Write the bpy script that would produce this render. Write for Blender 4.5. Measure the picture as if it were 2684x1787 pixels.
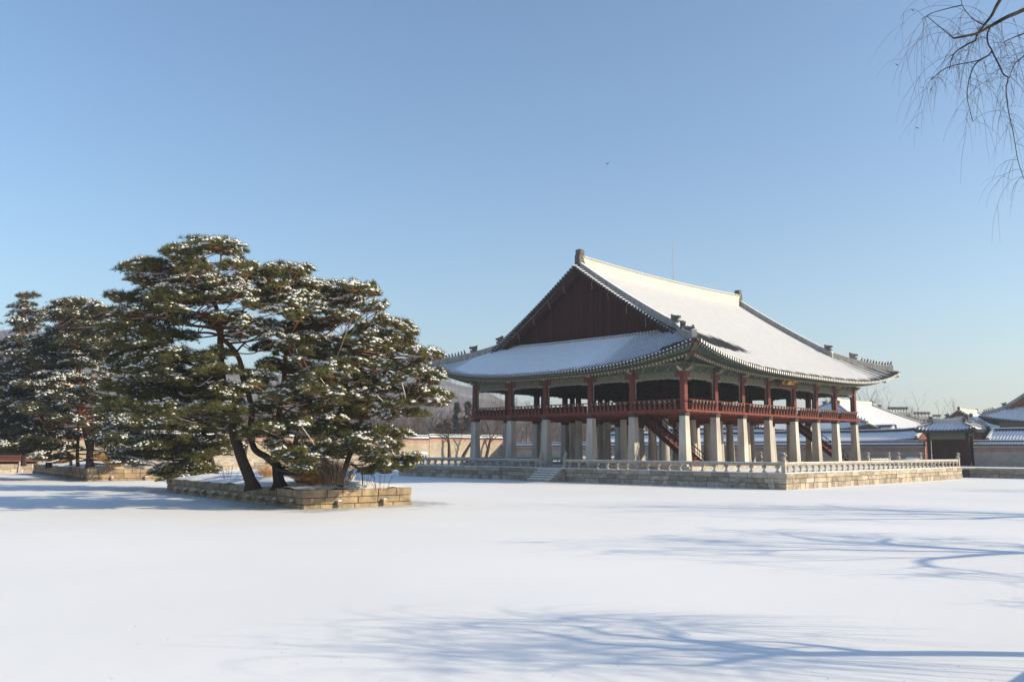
import bpy, bmesh, math, random
import numpy as np
from mathutils import Matrix, Vector

for o in list(bpy.data.objects): bpy.data.objects.remove(o)
scene = bpy.context.scene
COL = scene.collection
R = math.radians
rng = np.random.default_rng(7)
random.seed(7)

# ------------------------------------------------------------------ camera
CAM = np.array([-62.918, -41.518, 2.896]); YAW, PITCH, ROLL, FPX = 0.7904, 0.1258, -0.0029, 2256.9
PW, PH = 2684, 1787
fw = np.array([math.sin(YAW)*math.cos(PITCH), math.cos(YAW)*math.cos(PITCH), math.sin(PITCH)])
_r = np.array([math.cos(YAW), -math.sin(YAW), 0.0]); _u = np.cross(_r, fw)
rt = _r*math.cos(ROLL) - _u*math.sin(ROLL); up = _u*math.cos(ROLL) + _r*math.sin(ROLL)
cd = bpy.data.cameras.new('camera'); cd.sensor_width = 36; cd.lens = FPX/PW*36
cd.clip_start = 0.1; cd.clip_end = 20000
cam = bpy.data.objects.new('camera', cd); COL.objects.link(cam)
cam.matrix_world = Matrix(((rt[0], up[0], -fw[0], CAM[0]), (rt[1], up[1], -fw[1], CAM[1]), (rt[2], up[2], -fw[2], CAM[2]), (0, 0, 0, 1)))
scene.camera = cam
# a photo pixel is a direction; the distance comes from what the thing stands on
def ray(x, y): return fw + rt*(x-PW/2)/FPX + up*(PH/2-y)/FPX
def on_z(x, y, z=0.0): d = ray(x, y); return CAM + d*(z-CAM[2])/d[2]
def on_x(x, y, X): d = ray(x, y); return CAM + d*(X-CAM[0])/d[0]
def on_y(x, y, Y): d = ray(x, y); return CAM + d*(Y-CAM[1])/d[1]
def at_depth(x, y, D): return CAM + ray(x, y)*D
def depth(P): return float((np.asarray(P)-CAM) @ fw)

# ------------------------------------------------------------------ light
SUN_AZ, SUN_EL = R(148), R(22)
world = bpy.data.worlds.new('World'); scene.world = world; world.use_nodes = True
wn = world.node_tree.nodes; wl = world.node_tree.links
bg = wn['Background']; sky = wn.new('ShaderNodeTexSky'); sky.sky_type = 'NISHITA'; sky.sun_disc = False
sky.sun_elevation = SUN_EL; sky.sun_rotation = SUN_AZ; sky.altitude = 50
sky.air_density = 1.25; sky.dust_density = 0.5; sky.ozone_density = 4.2
wl.new(sky.outputs['Color'], bg.inputs['Color']); bg.inputs['Strength'].default_value = 0.130
sd = bpy.data.lights.new('sun', 'SUN'); sd.energy = 5.0; sd.angle = R(0.53); sd.color = (1.0, 0.85, 0.605)
sun = bpy.data.objects.new('sun', sd); COL.objects.link(sun)
sdir = Vector((math.sin(SUN_AZ)*math.cos(SUN_EL), math.cos(SUN_AZ)*math.cos(SUN_EL), math.sin(SUN_EL)))
sun.rotation_euler = sdir.to_track_quat('Z', 'Y').to_euler(); sun.location = (0, -60, 80)
vs = scene.view_settings; vs.view_transform = 'Standard'; vs.look = 'None'; vs.exposure = 0.58; vs.gamma = 1; vs.use_curve_mapping = False
scene.render.engine = 'CYCLES'

# ------------------------------------------------------------------ materials
MATS = {}
def nmat(name):
    m = bpy.data.materials.new(name); m.use_nodes = True
    nt = m.node_tree; b = nt.nodes['Principled BSDF']
    return m, nt, b, nt.nodes, nt.links
def ramp(nd, stops):
    r = nd.new('ShaderNodeValToRGB'); e = r.color_ramp.elements
    while len(e) < len(stops): e.new(0.5)
    for k, (p, c) in enumerate(stops): e[k].position = p; e[k].color = (*c, 1)
    return r
def mat(name, c1, c2=None, scale=3.0, rough=0.8, bump=0.0, bscale=None, rnd=0.0, stretch=None, metal=0.0, lo=0.35, hi=0.65, detail=6):
    """two noise-mixed tones, an optional per-piece brightness shift and bump"""
    if name in MATS: return MATS[name]
    m, nt, b, nd, lk = nmat(name)
    c2 = c2 or tuple(x*0.75 for x in c1)
    tc = nd.new('ShaderNodeTexCoord'); mp = nd.new('ShaderNodeMapping')
    lk.new(tc.outputs['Object'], mp.inputs['Vector'])
    if stretch: mp.inputs['Scale'].default_value = stretch
    if rnd:
        oi0 = nd.new('ShaderNodeObjectInfo'); lk.new(oi0.outputs['Location'], mp.inputs['Location'])
    nz = nd.new('ShaderNodeTexNoise'); nz.inputs['Scale'].default_value = scale; nz.inputs['Detail'].default_value = detail
    lk.new(mp.outputs['Vector'], nz.inputs['Vector'])
    rp = ramp(nd, [(lo, c1), (hi, c2)]); lk.new(nz.outputs['Fac'], rp.inputs['Fac'])
    out = rp.outputs['Color']
    if rnd:
        oi = nd.new('ShaderNodeObjectInfo'); mr = nd.new('ShaderNodeMapRange')
        mr.inputs['To Min'].default_value = 1-rnd; mr.inputs['To Max'].default_value = 1+rnd
        lk.new(oi.outputs['Random'], mr.inputs['Value'])
        hs = nd.new('ShaderNodeHueSaturation'); lk.new(mr.outputs['Result'], hs.inputs['Value']); lk.new(out, hs.inputs['Color']); out = hs.outputs['Color']
    lk.new(out, b.inputs['Base Color']); b.inputs['Roughness'].default_value = rough; b.inputs['Metallic'].default_value = metal
    b.inputs['Specular IOR Level'].default_value = 0.12
    if bump:
        n2 = nd.new('ShaderNodeTexNoise'); n2.inputs['Scale'].default_value = bscale or scale*4; n2.inputs['Detail'].default_value = 5
        lk.new(mp.outputs['Vector'], n2.inputs['Vector'])
        bp = nd.new('ShaderNodeBump'); bp.inputs['Strength'].default_value = bump; bp.inputs['Distance'].default_value = 0.05
        lk.new(n2.outputs['Fac'], bp.inputs['Height']); lk.new(bp.outputs['Normal'], b.inputs['Normal'])
    MATS[name] = m; return m

SNOW = mat('snow', (.87, .868, .868), (.81, .81, .815), 1.5, .65, .25, 12)
DIMSNOW = mat('thin_snow_sun_dimmed', (.56, .56, .565), (.48, .48, .49), 2.0, .7, .3, 10, stretch=(4, .5, .5))  # thin streaky snow, its sunlit brightness toned down in the base colour
SNOWT = mat('tree_snow', (.88, .87, .87), (.80, .80, .82), 4, .7)
GRAN = mat('granite_block', (.44, .37, .285), (.27, .228, .178), 2.2, .85, .5, 14, rnd=.32)
GRANC = mat('granite_core', (.10, .09, .08), (.07, .06, .055), 2, .9)
PILLAR = mat('pillar_granite', (.53, .495, .44), (.37, .34, .30), 1.2, .8, .25, 20, rnd=.12, stretch=(1, 1, .35))
RAILST = mat('balustrade_stone', (.45, .405, .335), (.29, .26, .215), 3, .8, .3, 15, rnd=.08)
ISLE = mat('island_block', (.39, .295, .185), (.22, .168, .115), 1.8, .85, .6, 12, rnd=.2, stretch=(1, 1, .5))
COLLAR = mat('iron_collar', (.038, .040, .042), (.065, .065, .062), 6, .6)
RED = mat('red_paint', (.165, .052, .043), (.125, .041, .035), 4, .65, .1, 12, rnd=.05)
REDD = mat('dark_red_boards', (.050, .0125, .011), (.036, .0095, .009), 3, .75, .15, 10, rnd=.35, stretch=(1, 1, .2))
REDF = mat('red_floor_boards', (.27, .075, .045), (.20, .055, .035), 3, .75, .2, 12, stretch=(.3, 1, 1))
TEAL = mat('teal_paint', (.060, .122, .102), (.140, .145, .110), 6, .75, rnd=.1)
OLIVE = mat('olive_paint', (.195, .19, .125), (.14, .145, .10), 3, .75, rnd=.05)
CREAMR = mat('faded_flower_paint', (.27, .22, .17), (.2, .155, .12), 9, .75, rnd=.15)
CREAM = mat('cream_end', (.50, .38, .28), (.40, .28, .2), 9, .75, rnd=.15)
VAL = mat('valance_paint', (.16, .23, .21), (.27, .185, .18), 2.2, .75, stretch=(2, 2, .4), lo=.42, hi=.58)
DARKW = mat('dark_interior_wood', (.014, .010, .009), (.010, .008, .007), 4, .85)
TILE = mat('roof_tile', (.040, .042, .048), (.065, .065, .068), 5, .75, .2, 20, rnd=.15)
PLAST = mat('grey_plaster', (.36, .35, .32), (.22, .21, .195), 2.4, .85, .15, 10, stretch=(2.5, 2.5, .35))
CREAMP = mat('cream_plaster', (.62, .57, .485), (.50, .44, .36), 2.0, .85, .1, 10, stretch=(2.5, 2.5, .25), lo=.4, hi=.75)
LIME = mat('white_lime', (.72, .70, .66), (.6, .58, .54), 8, .8)
ORN = mat('ornament_clay', (.075, .07, .065), (.15, .14, .125), 5, .8, .4, 12)
GOLD = mat('gold_paint', (.80, .46, .09), (.65, .36, .06), 8, .5)
BLACKP = mat('black_lacquer', (.012, .012, .013), (.018, .017, .017), 4, .5)
BROWNF = mat('brown_frame', (.16, .075, .055), (.11, .06, .05), 5, .7)
IRONW = mat('pale_iron', (.45, .43, .41), (.3, .29, .28), 8, .6)
NEED = mat('pine_needles', (.150, .138, .046), (.078, .082, .030), 1.3, .7, lo=.3, hi=.7)
NEEDB = mat('far_pine_needles', (.100, .095, .040), (.052, .057, .027), 1.1, .75, lo=.3, hi=.7)
CONI = mat('conifer_foliage', (.060, .052, .032), (.036, .037, .026), .8, .8)
BARE = mat('bare_bark', (.068, .050, .039), (.040, .031, .026), 5, .9, .3, 30)
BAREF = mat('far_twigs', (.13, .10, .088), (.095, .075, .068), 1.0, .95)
WILLOW = mat('willow_bark', (.055, .040, .028), (.033, .026, .021), 4, .9, .4, 25)
TWIG = mat('willow_twig', (.11, .075, .05), (.075, .05, .04), 6, .85)
DRY = mat('dry_stems', (.46, .26, .10), (.30, .165, .07), 4, .85)
HALLSNOW = mat('hall_roof_snow', (.80, .80, .81), (.70, .70, .715), 2, .7, .2, 10)
LEAFD = mat('dead_leaf', (.20, .12, .075), (.14, .09, .06), 9, .85)
HALLW = mat('hall_timber', (.22, .075, .045), (.15, .055, .04), 3, .8)
GATEW = mat('gate_boards', (.055, .020, .018), (.038, .016, .015), 3, .8)
CONC = mat('city_concrete', (.42, .37, .30), (.34, .31, .27), .5, .85)
GLASSD = mat('city_window', (.05, .06, .07), (.08, .09, .1), 2, .3)
BIRDM = mat('bird_feathers', (.05, .05, .055), (.09, .09, .095), 10, .8)
KIOSK = mat('kiosk_paint', (.55, .56, .57), (.48, .49, .5), 4, .7)

def bark_pine(name, z0, z1):
    m, nt, b, nd, lk = nmat(name)
    tc = nd.new('ShaderNodeTexCoord'); sp = nd.new('ShaderNodeSeparateXYZ'); lk.new(tc.outputs['Object'], sp.inputs[0])
    nz = nd.new('ShaderNodeTexNoise'); nz.inputs['Scale'].default_value = 1.6; lk.new(tc.outputs['Object'], nz.inputs['Vector'])
    ad = nd.new('ShaderNodeMath'); ad.operation = 'MULTIPLY_ADD'; lk.new(nz.outputs['Fac'], ad.inputs[0]); ad.inputs[1].default_value = 3.0; lk.new(sp.outputs['Z'], ad.inputs[2])
    mr = nd.new('ShaderNodeMapRange'); mr.inputs['From Min'].default_value = z0; mr.inputs['From Max'].default_value = z1; lk.new(ad.outputs[0], mr.inputs['Value'])
    rp = ramp(nd, [(0, (.062, .043, .034)), (.45, (.11, .062, .040)), (1, (.34, .145, .072))]); lk.new(mr.outputs[0], rp.inputs['Fac'])
    vo = nd.new('ShaderNodeTexVoronoi'); vo.inputs['Scale'].default_value = 7
    mp = nd.new('ShaderNodeMapping'); mp.inputs['Scale'].default_value = (1.4, 1.4, .5); lk.new(tc.outputs['Object'], mp.inputs['Vector']); lk.new(mp.outputs[0], vo.inputs['Vector'])
    mx = nd.new('ShaderNodeMix'); mx.data_type = 'RGBA'; mx.blend_type = 'MULTIPLY'; mx.inputs['Factor'].default_value = .55
    r2 = ramp(nd, [(.0, (1.15, 1.1, 1.05)), (.6, (.45, .42, .40))]); lk.new(vo.outputs['Distance'], r2.inputs['Fac'])
    lk.new(rp.outputs[0], mx.inputs[6]); lk.new(r2.outputs[0], mx.inputs[7]); lk.new(mx.outputs[2], b.inputs['Base Color'])
    bp = nd.new('ShaderNodeBump'); bp.inputs['Strength'].default_value = .8; bp.inputs['Distance'].default_value = .06; bp.invert = True
    lk.new(vo.outputs['Distance'], bp.inputs['Height']); lk.new(bp.outputs[0], b.inputs['Normal'])
    b.inputs['Roughness'].default_value = .9; b.inputs['Specular IOR Level'].default_value = .2
    return m
PBARK = bark_pine('red_pine_bark', 3.0, 6.0); PBARKD = bark_pine('old_pine_bark', 7.0, 10.5)

def brickmat(name, c1, c2, mortar, bw, bh, ms=.012, off=.5, axis='X', rough=.85):
    m, nt, b, nd, lk = nmat(name)
    tc = nd.new('ShaderNodeTexCoord'); sp = nd.new('ShaderNodeSeparateXYZ'); cb = nd.new('ShaderNodeCombineXYZ')
    lk.new(tc.outputs['Object'], sp.inputs[0]); lk.new(sp.outputs[axis], cb.inputs[0]); lk.new(sp.outputs['Z'], cb.inputs[1])
    br = nd.new('ShaderNodeTexBrick'); br.inputs['Scale'].default_value = 1; br.inputs['Brick Width'].default_value = bw; br.inputs['Row Height'].default_value = bh
    br.inputs['Mortar Size'].default_value = ms; br.inputs['Color1'].default_value = (*c1, 1); br.inputs['Color2'].default_value = (*c2, 1); br.inputs['Mortar'].default_value = (*mortar, 1)
    br.offset = off; lk.new(cb.outputs[0], br.inputs['Vector'])
    nz = nd.new('ShaderNodeTexNoise'); nz.inputs['Scale'].default_value = 1.1; nz.inputs['Detail'].default_value = 8; lk.new(tc.outputs['Object'], nz.inputs['Vector'])
    r2 = ramp(nd, [(.3, (.72, .70, .68)), (.7, (1.1, 1.1, 1.1))]); lk.new(nz.outputs['Fac'], r2.inputs['Fac'])
    mx = nd.new('ShaderNodeMix'); mx.data_type = 'RGBA'; mx.blend_type = 'MULTIPLY'; mx.inputs['Factor'].default_value = .8
    lk.new(br.outputs['Color'], mx.inputs[6]); lk.new(r2.outputs[0], mx.inputs[7]); lk.new(mx.outputs[2], b.inputs['Base Color'])
    bp = nd.new('ShaderNodeBump'); bp.inputs['Strength'].default_value = .5; bp.inputs['Distance'].default_value = .02; bp.invert = True
    lk.new(br.outputs['Fac'], bp.inputs['Height']); lk.new(bp.outputs[0], b.inputs['Normal']); b.inputs['Roughness'].default_value = rough
    return m
WALLN = brickmat('wall_stone_courses_n', (.45, .385, .29), (.37, .315, .235), (.30, .26, .20), .55, .26, .03, axis='X')
WALLE = brickmat('wall_stone_courses_e', (.44, .38, .31), (.38, .33, .27), (.30, .27, .23), .5, .22, .022, axis='Y')
BANDN = brickmat('wall_brick_band_n', (.42, .20, .13), (.37, .17, .11), (.50, .38, .30), .3, .1, .015, axis='X')
BANDE = brickmat('wall_brick_band_e', (.34, .17, .13), (.30, .15, .11), (.42, .34, .28), .3, .1, .015, axis='Y')

def pond_material(isles):
    m, nt, b, nd, lk = nmat('snow_on_ice')
    tc = nd.new('ShaderNodeTexCoord')
    n1 = nd.new('ShaderNodeTexNoise'); n1.inputs['Scale'].default_value = .09; n1.inputs['Detail'].default_value = 8; lk.new(tc.outputs['Object'], n1.inputs['Vector'])
    r1 = ramp(nd, [(.3, (.80, .795, .79)), (.7, (.875, .868, .862))]); lk.new(n1.outputs['Fac'], r1.inputs['Fac'])
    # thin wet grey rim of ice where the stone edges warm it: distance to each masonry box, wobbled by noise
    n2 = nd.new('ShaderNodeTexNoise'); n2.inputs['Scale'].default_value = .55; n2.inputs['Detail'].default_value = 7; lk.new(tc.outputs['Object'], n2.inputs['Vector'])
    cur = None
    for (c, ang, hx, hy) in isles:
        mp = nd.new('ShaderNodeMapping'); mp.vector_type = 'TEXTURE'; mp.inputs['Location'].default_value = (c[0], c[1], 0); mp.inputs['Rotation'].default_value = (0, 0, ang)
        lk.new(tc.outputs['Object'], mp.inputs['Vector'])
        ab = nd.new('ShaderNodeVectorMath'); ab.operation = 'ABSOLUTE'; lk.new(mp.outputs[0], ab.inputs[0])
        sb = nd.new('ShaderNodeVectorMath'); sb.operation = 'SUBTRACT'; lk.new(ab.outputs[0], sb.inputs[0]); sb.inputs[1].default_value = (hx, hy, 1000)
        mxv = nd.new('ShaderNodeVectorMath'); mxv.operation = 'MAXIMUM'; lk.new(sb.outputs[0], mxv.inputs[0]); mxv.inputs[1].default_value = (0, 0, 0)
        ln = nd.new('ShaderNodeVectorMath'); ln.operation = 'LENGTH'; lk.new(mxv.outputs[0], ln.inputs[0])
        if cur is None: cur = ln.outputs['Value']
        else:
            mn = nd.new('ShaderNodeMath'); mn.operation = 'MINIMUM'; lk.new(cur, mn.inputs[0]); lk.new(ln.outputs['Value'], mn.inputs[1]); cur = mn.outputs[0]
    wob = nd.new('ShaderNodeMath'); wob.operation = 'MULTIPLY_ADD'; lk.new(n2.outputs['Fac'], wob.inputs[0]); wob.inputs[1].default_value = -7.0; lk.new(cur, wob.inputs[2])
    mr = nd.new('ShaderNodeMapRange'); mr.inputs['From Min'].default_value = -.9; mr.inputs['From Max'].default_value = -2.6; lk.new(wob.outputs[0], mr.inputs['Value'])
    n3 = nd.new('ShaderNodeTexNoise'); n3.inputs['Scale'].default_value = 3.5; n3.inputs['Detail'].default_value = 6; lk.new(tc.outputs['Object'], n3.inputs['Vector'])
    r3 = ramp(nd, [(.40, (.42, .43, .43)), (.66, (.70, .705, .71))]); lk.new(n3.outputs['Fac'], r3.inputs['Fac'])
    mx = nd.new('ShaderNodeMix'); mx.data_type = 'RGBA'; lk.new(mr.outputs[0], mx.inputs['Factor']); lk.new(r1.outputs[0], mx.inputs[6]); lk.new(r3.outputs[0], mx.inputs[7])
    lk.new(mx.outputs[2], b.inputs['Base Color']); b.inputs['Roughness'].default_value = .7; b.inputs['Specular IOR Level'].default_value = .2
    n4 = nd.new('ShaderNodeTexNoise'); n4.inputs['Scale'].default_value = 1.2; n4.inputs['Detail'].default_value = 8; lk.new(tc.outputs['Object'], n4.inputs['Vector'])
    bp = nd.new('ShaderNodeBump'); bp.inputs['Strength'].default_value = .18; bp.inputs['Distance'].default_value = .05; lk.new(n4.outputs['Fac'], bp.inputs['Height']); lk.new(bp.outputs[0], b.inputs['Normal'])
    return m

# ------------------------------------------------------------------ mesh helpers
class MB:
    """collects shapes and links them as ONE mesh object"""
    def __init__(s): s.v = []; s.f = []; s.m = []; s.n = 0; s.big = []
    def add(s, verts, faces, mi=0):
        verts = np.asarray(verts, float).reshape(-1, 3); s.v.append(verts)
        for f in faces: s.f.append(tuple(i+s.n for i in f)); s.m.append(mi)
        s.n += len(verts); return s
    def addtris(s, verts, tris, mi=0):
        verts = np.asarray(verts, float).reshape(-1, 3); s.v.append(verts); s.big.append((np.asarray(tris)+s.n, mi)); s.n += len(verts)
    def box(s, x0, x1, y0, y1, z0, z1, mi=0):
        s.add([(x0, y0, z0), (x1, y0, z0), (x1, y1, z0), (x0, y1, z0), (x0, y0, z1), (x1, y0, z1), (x1, y1, z1), (x0, y1, z1)],
              [(0, 3, 2, 1), (4, 5, 6, 7), (0, 1, 5, 4), (1, 2, 6, 5), (2, 3, 7, 6), (3, 0, 4, 7)], mi); return s
    def frustum(s, cx, cy, z0, z1, r0, r1, n=4, mi=0, rot=None):
        rot = math.pi/n if rot is None else rot
        a = np.arange(n)*2*math.pi/n + rot; k = 1/math.cos(math.pi/n) if n == 4 else 1
        b = [(cx+r0*k*math.cos(t), cy+r0*k*math.sin(t), z0) for t in a] + [(cx+r1*k*math.cos(t), cy+r1*k*math.sin(t), z1) for t in a]
        s.add(b, [tuple(range(n))[::-1], tuple(range(n, 2*n))] + [(i, (i+1) % n, n+(i+1) % n, n+i) for i in range(n)], mi); return s
    def beam(s, p, q, w, h, mi=0, upv=(0, 0, 1)):
        p = np.asarray(p, float); q = np.asarray(q, float); d = q-p; d = d/np.linalg.norm(d)
        sd_ = np.cross(d, upv); sd_ /= np.linalg.norm(sd_)+1e-9; u = np.cross(sd_, d)
        c = [(-w/2, -h/2), (w/2, -h/2), (w/2, h/2), (-w/2, h/2)]
        s.add([p+sd_*a+u*b for a, b in c] + [q+sd_*a+u*b for a, b in c], [(0, 1, 2, 3), (7, 6, 5, 4), (0, 4, 5, 1), (1, 5, 6, 2), (2, 6, 7, 3), (3, 7, 4, 0)], mi); return s
    def tube(s, pts, rad, n=5, mi=0, cap=True):
        pts = np.asarray(pts, float); k = len(pts); rad = np.broadcast_to(np.asarray(rad, float), (k,))
        t = np.gradient(pts, axis=0); t /= np.linalg.norm(t, axis=1)[:, None]+1e-9
        ref = np.array([0, 0, 1.0]) if abs(t[0][2]) < .9 else np.array([1.0, 0, 0])
        a = np.cross(t, ref); a /= np.linalg.norm(a, axis=1)[:, None]+1e-9; b = np.cross(t, a)
        th = np.arange(n)*2*math.pi/n
        V = (pts[:, None] + rad[:, None, None]*(np.cos(th)[None, :, None]*a[:, None] + np.sin(th)[None, :, None]*b[:, None])).reshape(-1, 3)
        F = [(i*n+j, i*n+(j+1) % n, (i+1)*n+(j+1) % n, (i+1)*n+j) for i in range(k-1) for j in range(n)]
        if cap: F += [tuple(range(n))[::-1], tuple(range((k-1)*n, k*n))]
        s.add(V, F, mi); return s
    def extrude(s, poly, fn, t0, t1, mi=0):
        """2-D outline -> slab; fn(a, b, t) gives the 3-D point"""
        n = len(poly); s.add([fn(a, b, t0) for a, b in poly] + [fn(a, b, t1) for a, b in poly],
              [tuple(range(n))[::-1], tuple(range(n, 2*n))] + [(i, (i+1) % n, n+(i+1) % n, n+i) for i in range(n)], mi); return s
    def grid(s, P, mi=0):
        P = np.asarray(P, float); a, b = P.shape[:2]
        s.add(P.reshape(-1, 3), [(i*b+j, i*b+j+1, (i+1)*b+j+1, (i+1)*b+j) for i in range(a-1) for j in range(b-1)], mi); return s
    def lathe(s, prof, n=8, c=(0, 0, 0), mi=0, sx=1, sy=1):
        th = np.arange(n)*2*math.pi/n + math.pi/n; V = []
        for r, z in prof: V += [(c[0]+r*sx*math.cos(t), c[1]+r*sy*math.sin(t), c[2]+z) for t in th]
        k = len(prof); F = [(i*n+j, i*n+(j+1) % n, (i+1)*n+(j+1) % n, (i+1)*n+j) for i in range(k-1) for j in range(n)]
        F += [tuple(range(n))[::-1], tuple(range((k-1)*n, k*n))]; s.add(V, F, mi); return s
    def mesh(s, name, mats, off=(0, 0, 0), smooth=False):
        me = bpy.data.meshes.new(name); V = np.concatenate(s.v) - np.asarray(off, float)
        if s.big and not s.f:
            T = np.concatenate([t for t, _ in s.big]); nt = len(T)
            me.vertices.add(len(V)); me.vertices.foreach_set('co', V.astype(np.float32).ravel())
            me.loops.add(nt*3); me.loops.foreach_set('vertex_index', T.astype(np.int32).ravel())
            me.polygons.add(nt); me.polygons.foreach_set('loop_start', np.arange(0, nt*3, 3, dtype=np.int32)); me.polygons.foreach_set('loop_total', np.full(nt, 3, np.int32))
            me.polygons.foreach_set('material_index', np.concatenate([np.full(len(t), mi, np.int32) for t, mi in s.big]))
            me.update(calc_edges=True); me.validate()
        else:
            me.from_pydata(V.tolist(), [], s.f)
            me.polygons.foreach_set('material_index', s.m)
        for m in (mats if isinstance(mats, (list, tuple)) else [mats]): me.materials.append(m)
        if smooth: me.polygons.foreach_set('use_smooth', [True]*len(me.polygons))
        me.update(); return me
    def build(s, name, mats, parent=None, origin=None, smooth=False):
        off = wloc(parent) if parent is not None else (np.zeros(3) if origin is None else np.asarray(origin, float))
        o = bpy.data.objects.new(name, s.mesh(name, mats, off, smooth)); COL.objects.link(o)
        if parent is not None: o.parent = parent; ORI[o.name] = off
        else: o.location = off; ORI[o.name] = off
        return o
ORI = {}
def wloc(o): return ORI[o.name]
def tag(o, label, cat, group=None):
    o['label'] = label; o['category'] = cat
    if group: o['group'] = group
    return o
def thing(name, label, cat, loc, group=None):
    o = bpy.data.objects.new(name, None); COL.objects.link(o); o.location = loc; o.empty_display_size = .5
    ORI[o.name] = np.asarray(loc, float); return tag(o, label, cat, group)
def struct(o): o['kind'] = 'structure'; return o
def inst(me, name, parent, loc, rotz=0.0, scale=(1, 1, 1), rot=None):
    """one piece that shares its mesh with its look-alikes, placed in world coordinates under its thing"""
    o = bpy.data.objects.new(name, me); COL.objects.link(o); o.parent = parent
    o.location = np.asarray(loc, float) - wloc(parent); o.rotation_euler = rot if rot is not None else (0, 0, rotz); o.scale = scale
    ORI[o.name] = np.asarray(loc, float); return o
def sub(o): return wloc(o)

def block_mesh(name, m, bev=.035):
    """unit cube (-.5..5) with chamfered edges, for masonry"""
    bm = bmesh.new(); bmesh.ops.create_cube(bm, size=1.0); bmesh.ops.bevel(bm, geom=bm.edges[:], offset=bev, segments=1, affect='EDGES')
    me = bpy.data.meshes.new(name); bm.to_mesh(me); bm.free(); me.materials.append(m); return me

def masonry(parent, p0, p1, courses, me, name='stone', thick=.34, jit=.018, end_skip=0, nrm=None):
    """courses of separate blocks along a straight face from p0 to p1 (plan), outward normal to the right of p0->p1"""
    p0 = np.asarray(p0, float); p1 = np.asarray(p1, float); d = p1-p0; L = np.linalg.norm(d); d /= L
    n = np.array([d[1], -d[0]]); ang = math.atan2(d[1], d[0]); cnt = 0
    for (z0, z1, wmin, wmax, proud) in courses:
        x = 0.0
        while x < L-1e-3:
            w = random.uniform(wmin, wmax)
            if L-x-w < wmin*.6: w = L-x
            j = random.uniform(-jit, jit) + proud
            c = p0 + d*(x+w/2) + n*(j-thick/2)
            inst(me, name, parent, (c[0], c[1], (z0+z1)/2), ang + random.uniform(-.006, .006), (w-.035, thick, (z1-z0)-.03)); x += w; cnt += 1
    return cnt

# ------------------------------------------------------------------ pond, ground, banks
PX0, PX1, PY0, PY1 = -74.0, 42.0, -40.3, 74.0
I1C, I1A, I1W, I1L = np.array([-39.77, -4.3]), -R(6.5), 6.2, 21.0
I2C, I2A, I2W, I2L = np.array([-33.98, 41.1]), -R(8), 7.0, 29.0
def frame(c, a, w, l):
    u = np.array([math.cos(a), math.sin(a)]); v = np.array([-u[1], u[0]]); return u, v, c + u*w/2 + v*l/2
u1, v1, m1 = frame(I1C, I1A, I1W, I1L); u2, v2, m2 = frame(I2C, I2A, I2W, I2L)
XW, YS, XE, YN, ZP, ZR = -2.317, -10.334, 36.868, 36.353, 1.227, 2.005
nx = ny = 60
gx_ = np.linspace(PX0-.4, PX1+.4, nx); gy_ = np.linspace(PY0-.4, PY1+.4, ny)
P = np.zeros((nx, ny, 3)); P[..., 0] = gx_[:, None]; P[..., 1] = gy_[None, :]
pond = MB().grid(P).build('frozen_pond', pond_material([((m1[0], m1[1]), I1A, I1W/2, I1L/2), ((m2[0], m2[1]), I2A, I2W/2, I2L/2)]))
struct(pond); pond['label'] = 'snow covered frozen pond'
GND = mat('snowy_ground', (.80, .80, .81), (.62, .60, .57), .35, .8, .3, 3, lo=.5, hi=.85)
B = 1850
g = MB()
g.add([(-B, -B, 1.1), (B, -B, 1.1), (B, PY0, 1.1), (-B, PY0, 1.1)], [(0, 1, 2, 3)])
g.add([(-B, PY0, 1.1), (PX0, PY0, 1.1), (PX0, PY1, 1.05), (-B, PY1, 1.05)], [(0, 1, 2, 3)])
g.add([(PX1, PY0, 1.1), (55.6, PY0, 1.0), (55.6, PY1, 1.05), (PX1, PY1, 1.0)], [(0, 1, 2, 3)])
g.add([(55.6, PY0, 1.0), (B, PY0, 1.1), (B, PY1, 1.05), (55.6, PY1, 1.05)], [(0, 1, 2, 3)])
g.add([(-B, PY1, 1.05), (B, PY1, 1.05), (B, 76.6, 1.1), (-B, 76.6, 1.1)], [(0, 1, 2, 3)])
g.add([(-B, 76.6, 1.1), (B, 76.6, 1.1), (B, 76.6, 1.52), (-B, 76.6, 1.52)], [(0, 1, 2, 3)])
g.add([(-B, 76.6, 1.52), (B, 76.6, 1.52), (B, B, 1.6), (-B, B, 1.6)], [(0, 1, 2, 3)])
struct(g.build('ground', GND))
BANKM = block_mesh('bank_block', GRAN)
def bank(name, label, p0, p1, z1, detail=True):
    t = thing(name, label, 'embankment', (p0[0], p0[1], 0)); p0 = np.array(p0, float); p1 = np.array(p1, float)
    d = (p1-p0)/np.linalg.norm(p1-p0); n = np.array([d[1], -d[0]])
    a = p0 - n*.06; b = p1 - n*.06; c = p1 - n*.9; e = p0 - n*.9
    MB().add([(*q, z) for z in (-.4, z1-.06) for q in (a, b, c, e)], [(0, 1, 5, 4), (1, 2, 6, 5), (2, 3, 7, 6), (3, 0, 4, 7), (4, 5, 6, 7)]).build('core', GRANC if detail else GRAN, t)
    return t
t = bank('stone_bank', 'grey granite pond bank in shade below the wall beside the gate', (PX1, PY1), (PX1, PY0), 1.0)
masonry(t, (PX1, -9.5), (PX1, -33), [(-.1, .42, .9, 1.5, 0), (.42, .98, 1.0, 1.7, .03)], BANKM)
t = bank('stone_bank', 'sunlit pale granite pond bank at the foot of the pines and the long wall', (PX0, PY1), (PX1, PY1), 1.05)
masonry(t, (-34, PY1), (42, PY1), [(-.1, .5, 1.0, 1.7, 0), (.5, 1.04, 1.2, 1.9, .03)], BANKM)
masonry(t, (-34, 76.55), (42, 76.55), [(1.08, 1.53, 1.2, 1.9, .02)], BANKM)
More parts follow.
